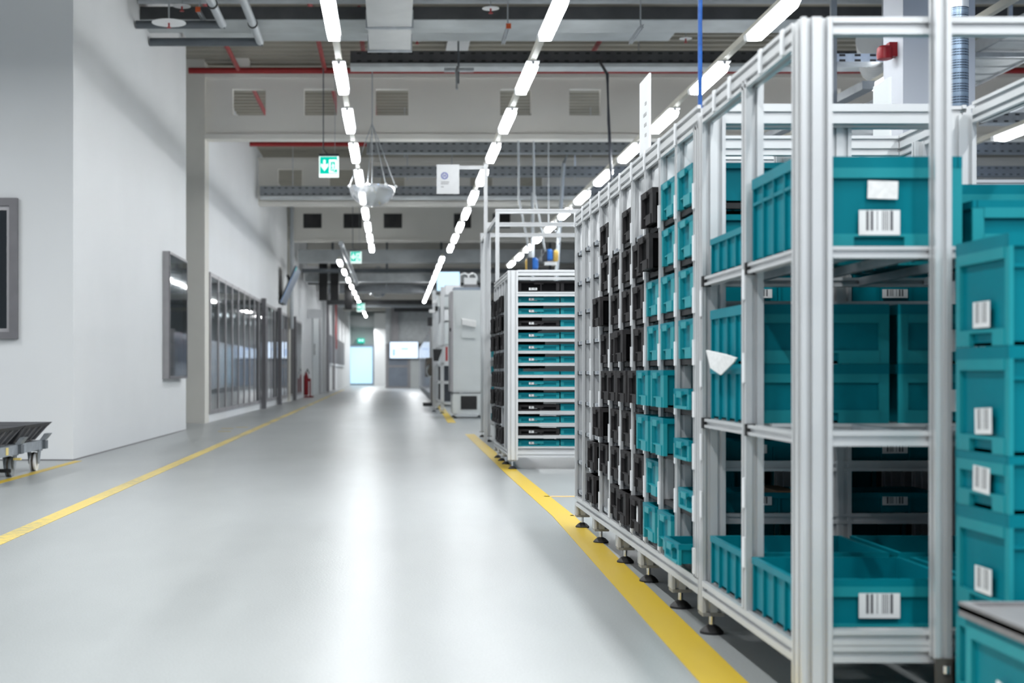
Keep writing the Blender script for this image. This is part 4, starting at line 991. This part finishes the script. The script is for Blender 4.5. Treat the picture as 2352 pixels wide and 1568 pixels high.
for i, (px, Y) in enumerate(((742, 58), (768, 58), (800, 64))):
    x, y, z = at(px, 640, Y)
    single('drop_duct', org(x, y, 4).box(x - .17, x + .17, y, y + .5, 4.0 if i < 2 else 3.9, 5.6), 'rubber', 'dark vertical drop in the ceiling services at the left, %s' % ['left one', 'middle one', 'right one'][i], 'duct')
single('pipe', org(-2.4, 56, 5).tube([(-1.55, 41.5, 4.80), (-1.5, 58, 4.66)], .075, 10), 'pipe', 'grey pipe running down the hall beside the far lamps', 'pipe', True)
for k in range(9):
    x = -2.6 + 2.3 * k
    single('hanger_rod', org(x, 60.2, 5).tube([(x, 60.2, 4.6), (x, 60.2, 7.3)], .05, 6), 'pipe_dark', 'dark hanger rod in the far ceiling services, %s from left' % ORD[k + 1], 'rod', False, 'far hanger rods')
single('curtain', org(1.5, 99, 5.5).box(.0, 3.05, 98.6, 98.8, 5.3, 6.75), 'dark_duct', 'dark hanging panel above the far screen', 'panel')

# ------------------------------------------------------------------ booth with the screen at the far right
bo = thing('booth', 'grey partition booth below the far screen', 'partition', (.7, 100, 0)); o = (.7, 100, 0)
MB(o).box(-.6, 6.0, 100, 100.2, 2.9, 5.6).build('upper_panel', M['steel_light'], bo)
MB(o).box(-.6, -.38, 99.95, 100.15, 0, 3.1).box(.95, 1.15, 99.95, 100.15, 0, 3.1).box(-.38, .95, 99.95, 100.15, 1.45, 1.6).box(-.38, .95, 99.95, 100.15, 0, .12).build('frame', M['mullion'], bo)
MB(o).box(-.38, .95, 100, 100.1, .12, 1.45).build('lower_pane', M['bluegrey'], bo); MB(o).box(-.38, .95, 100, 100.1, 1.6, 3.1).build('upper_pane', M['bluegrey'], bo); MB(o).box(1.15, 2.3, 100, 100.1, 0, 3.1).build('side_panel', M['machine'], bo)
sc_ = thing('wall_screen', 'bright bluish screen hung on the far booth', 'screen', (.7, 99.7, 2.1)); o = (.7, 99.7, 2.1)
MB(o).box(-.33, 1.72, 99.7, 99.9, 2.05, 3.27).build('housing', M['cable'], sc_); MB(o).box(-.29, 1.68, 99.68, 99.7, 2.09, 3.23).build('display', M['screen'], sc_)
MB(o).box(-.10, .08, 99.67, 99.68, 2.25, 2.72).build('display_icon', M['screen_ink'], sc_); MB(o).box(.5, 1.0, 99.67, 99.68, 2.68, 2.80).build('display_text', M['screen_ink'], sc_)
single('column_panel', org(.1, 101, 3).box(-.20, .30, 99.5, 99.8, 3.3, 7.2), 'mullion', 'grey upright above the far booth', 'post')

# ------------------------------------------------------------------ machines on the right
mc = thing('machine_cabinet', 'tall white machine cabinet on the right of the aisle', 'cabinet', (1.66, 32.5, 0)); o = (1.66, 32.5, 0)
MB(o).box(1.33, 2.05, 32.0, 33.1, .58, 2.88).build('body', M['machine'], mc)
MB(o).box(1.38, 2.02, 31.985, 32.0, .62, 2.84).build('door', M['machine'], mc)
MB(o).box(1.32, 2.05, 31.95, 33.1, .10, .55).build('plinth', M['machine'], mc)
MB(o).box(1.50, 1.86, 31.93, 31.95, .20, .50).build('plinth_window', M['rubber'], mc)
for x in (1.38, 1.98):
    for y in (32.05, 33.0): foot(mc, o, x, y, .10, .045)
MB(o).box(1.27, 1.33, 32.0, 33.1, .6, 2.85).build('side_strip', M['mullion'], mc); MB(o).box(1.25, 1.28, 31.98, 32.06, 1.95, 2.03).build('latch', M['rubber'], mc)
MB(o).box(1.35, 2.0, 32.1, 33.0, 2.88, 2.95).build('top_tray', M['bluegrey'], mc)
dh = thing('document_holder', 'white document holder on the tall machine cabinet', 'holder', (1.66, 31.95, 2.0)); o = (1.66, 31.95, 2.0)
MB(o).box(1.52, 1.84, 31.93, 31.985, 1.80, 2.12).build('pocket', M['machine'], dh); MB(o).hexa([(1.52, 31.82, 2.10), (1.84, 31.82, 2.04), (1.84, 31.98, 2.06), (1.52, 31.98, 2.12)], [(1.52, 31.82, 2.22), (1.84, 31.82, 2.17), (1.84, 31.98, 2.20), (1.52, 31.98, 2.25)]).build('papers', M['paper'], dh)
jb = thing('junction_box', 'white junction box with cable loops on top of the machine cabinet', 'box', (1.65, 32.3, 2.96)); o = (1.65, 32.3, 2.96)
MB(o).box(1.60, 1.87, 32.2, 32.5, 3.02, 3.17).build('box_body', M['white'], jb); MB(o).box(1.58, 1.9, 32.15, 32.55, 2.951, 3.02).build('box_base', M['lid'], jb)
for xx in (1.50, 1.68): MB(o).tube([(xx, 32.3, 2.96)] + [(xx + .10 - .10 * math.cos(a), 32.3, 3.17 + .11 * math.sin(a)) for a in [math.pi * k / 6 for k in range(7)]] + [(xx + .2, 32.3, 3.12)], .016, 8).build('cable_loop', M['white'], jb, True)
mf = thing('assembly_machine', 'open aluminium machine frame with dark panels left of the white cabinet', 'machine', (1.4, 37, 0)); o = (1.4, 37, 0)
for x, y in ((1.22, 36.0), (1.70, 36.0), (1.22, 40.0), (1.70, 40.0), (1.06, 37.6)):
    bar(mf, o, 'post', 'z', .08, 3.2, (x, y), (.09, .06)); foot(mf, o, x, y, .08, .06)
for z in (.25, .78, 1.25, 1.70): bar(mf, o, 'cross_rail', 'x', 1.10, 1.66, (36.0, z), (.06, .06)); bar(mf, o, 'side_rail', 'y', 36.03, 39.97, (1.22, z), (.06, .06))
for z0, z1 in ((.30, .74), (.82, 1.2)): MB(o).box(1.27, 1.66, 36.03, 36.08, z0, z1).build('dark_panel', M['cable'], mf); MB(o).box(1.24, 1.26, 36.1, 39.8, z0, z1).build('dark_panel', M['hole'], mf)
MB(o).box(1.28, 1.66, 35.98, 36.4, 2.35, 2.62).build('housing', M['white'], mf); MB(o).box(1.10, 1.4, 36.0, 37, 2.7, 2.95).build('housing', M['machine'], mf); MB(o).box(1.3, 1.68, 36.0, 37.2, 3.0, 3.25).build('housing', M['white'], mf); MB(o).box(1.28, 1.62, 36.0, 37, 1.75, 2.3).build('housing', M['machine'], mf)
MB(o).box(.98, 1.22, 36.2, 36.5, 2.78, 2.88).box(.90, 1.1, 36.2, 36.5, 2.56, 2.64).build('camera_arm', M['white'], mf); MB(o).box(1.05, 1.12, 36.15, 36.3, 2.60, 2.72).build('camera_head', M['rubber'], mf)
MB(o).hexa([(1.0, 35.9, 1.32), (1.12, 35.9, 1.32), (1.12, 36.0, 1.32), (1.0, 36.0, 1.32)], [(.98, 35.9, 1.62), (1.22, 35.9, 1.62), (1.22, 36.0, 1.62), (.98, 36.0, 1.62)]).build('control_panel', M['rubber'], mf)
MB(o).box(1.30, 1.36, 35.95, 36.0, 1.32, 1.68).build('red_part', M['red'], mf)
single('translucent_panel', org(1.3, 38, 3.2).box(1.15, 1.75, 38.0, 38.06, 3.22, 3.72), 'gate', 'pale bluish panel above the machine frame', 'panel')  # brightness is the glow painted into the gate material
ml = thing('machine_box', 'grey machine cabinet farther along the right of the aisle', 'machine', (1.4, 46, 0)); o = (1.4, 46, 0)
MB(o).box(1.25, 2.4, 44, 48, .9, 2.55).build('body', M['machine'], ml); MB(o).box(1.28, 2.4, 44.1, 48, .1, .9).build('base', M['machine_grey'], ml); MB(o).box(1.02, 1.25, 44.5, 47, .9, 1.5).build('side_unit', M['brown'], ml)
MB(o).box(1.16, 1.25, 44.3, 44.5, 0, .9).build('leg', M['brown'], ml); MB(o).box(.90, 1.25, 43.9, 44.6, 0, .10).build('foot_step', M['rubber'], ml); MB(o).box(1.05, 1.3, 44.0, 44.5, 2.5, 2.75).build('lamp_head', M['rubber'], ml)
MB(o).tube([(1.05, 44.4, 1.15)] + [(1.13 + .12 * math.cos(a), 44.3, 1.1 + .2 * math.sin(a)) for a in [math.pi * (.6 + .25 * k) for k in range(5)]], .02, 8).build('hose', M['pipe'], ml, True)
pt = thing('glass_partition', 'row of bluish glass partition panels along the far right of the aisle', 'partition', (1.5, 75, 0)); o = (1.5, 75, 0)
for k in range(9):
    y = 55 + 4.6 * k; x = 1.42 + .035 * k
    MB(o).box(x - .04, x + .06, y, y + .5, 0, 2.75).build('post', M['mullion'], pt); MB(o).box(x, x + .03, y + .5, y + 4.6, .25, 2.65).build('pane', M['blue_glass'], pt)
    MB(o).box(x - .02, x + .05, y + .5, y + 4.6, 0, .25).build('kick_panel', M['machine_grey'], pt)
# structures seen over the near racks at the right
rs = thing('assembly_station', 'aluminium assembly station frame behind the racks at the right edge', 'frame', (5.6, 13, 0)); o = (5.6, 13, 0)
for x in (4.9, 6.4): bar(rs, o, 'post', 'z', .0, 2.76 if x < 6 else 3.2, (x, 12.6), (.08, .08))
bar(rs, o, 'top_rail', 'x', 4.94, 7.2, (12.6, 2.68), (.06, .07)); MB(o).box(5.1, 7.0, 12.55, 12.75, 2.50, 2.60).build('lamp_bar', M['steel_light'], rs)
MB(o).box(5.75, 6.36, 12.7, 12.74, 2.6, 3.2).build('white_panel', M['white'], rs)
MB(o).tube([(5.28, 12.6, 2.64), (5.28, 12.6, 2.50)], .03, 10).build('hook', M['cable'], rs)

# added area lights without fittings, to brighten the far end of the hall
for y in (92, 101, 108, 115, 121):
    for x in ((-2.0, 1.5) if y > 102 else (-2.0,)):
        l_ = area(x, y, .16, 3.4, 120); l_.location.z = 4.9
for y in (33, 41, 49, 56):  # added dim lights behind the glazed wall, to lighten its panes
    l_ = area(-5.8, y, .3, 3.0, 26); l_.location.z = 3.0
l_ = area(-5.4, 17.4, .5, 1.2, 14); l_.location.z = 4.2  # added light behind the left-edge window, to lighten its pane
sk = bpy.data.lights.new('added_blue_daylight', 'AREA'); sk.size = 4; sk.energy = 620; sk.color = (.55, .72, 1.0)  # added bluish light to tint the second beam; no roof opening here
sk_o = bpy.data.objects.new('added_blue_daylight', sk); COL.objects.link(sk_o); sk_o.location = (11, 34.5, 7.2)

for bx, lb in (((-3.70, -3.694, 16.4, 25.3), 'baseboard_left'), ((-9, -3.70, 16.393, 16.4), 'baseboard_front')):
    struct(MB().box(*bx, 0, .014).build(lb, M['lid']))

sk2 = bpy.data.lights.new('added_blue_daylight', 'AREA'); sk2.size = 2.5; sk2.energy = 150; sk2.color = (.42, .62, 1.0)  # added bluish light to tint the right column and ducts
sk2_o = bpy.data.objects.new('added_blue_daylight', sk2); COL.objects.link(sk2_o); sk2_o.location = (9.5, 9.5, 7.2)

wr_ = MB().box(23.9, 24, -4, 127, 0, 1.5).box(23.9, 24, -4, 127, 6.5, 7.6)
for k in range(22): wr_.box(23.88, 24.0, -4 + 6 * k, -3.7 + 6 * k, 1.5, 6.5)
struct(wr_.build('wall_right', M['wall']), 'white wall with a long window band on the right of the hall')

for y in (86, 94):  # added lights to brighten the upper panel of the booth
    l_ = area(1.3, y, .16, 3.0, 150); l_.location.z = 4.75
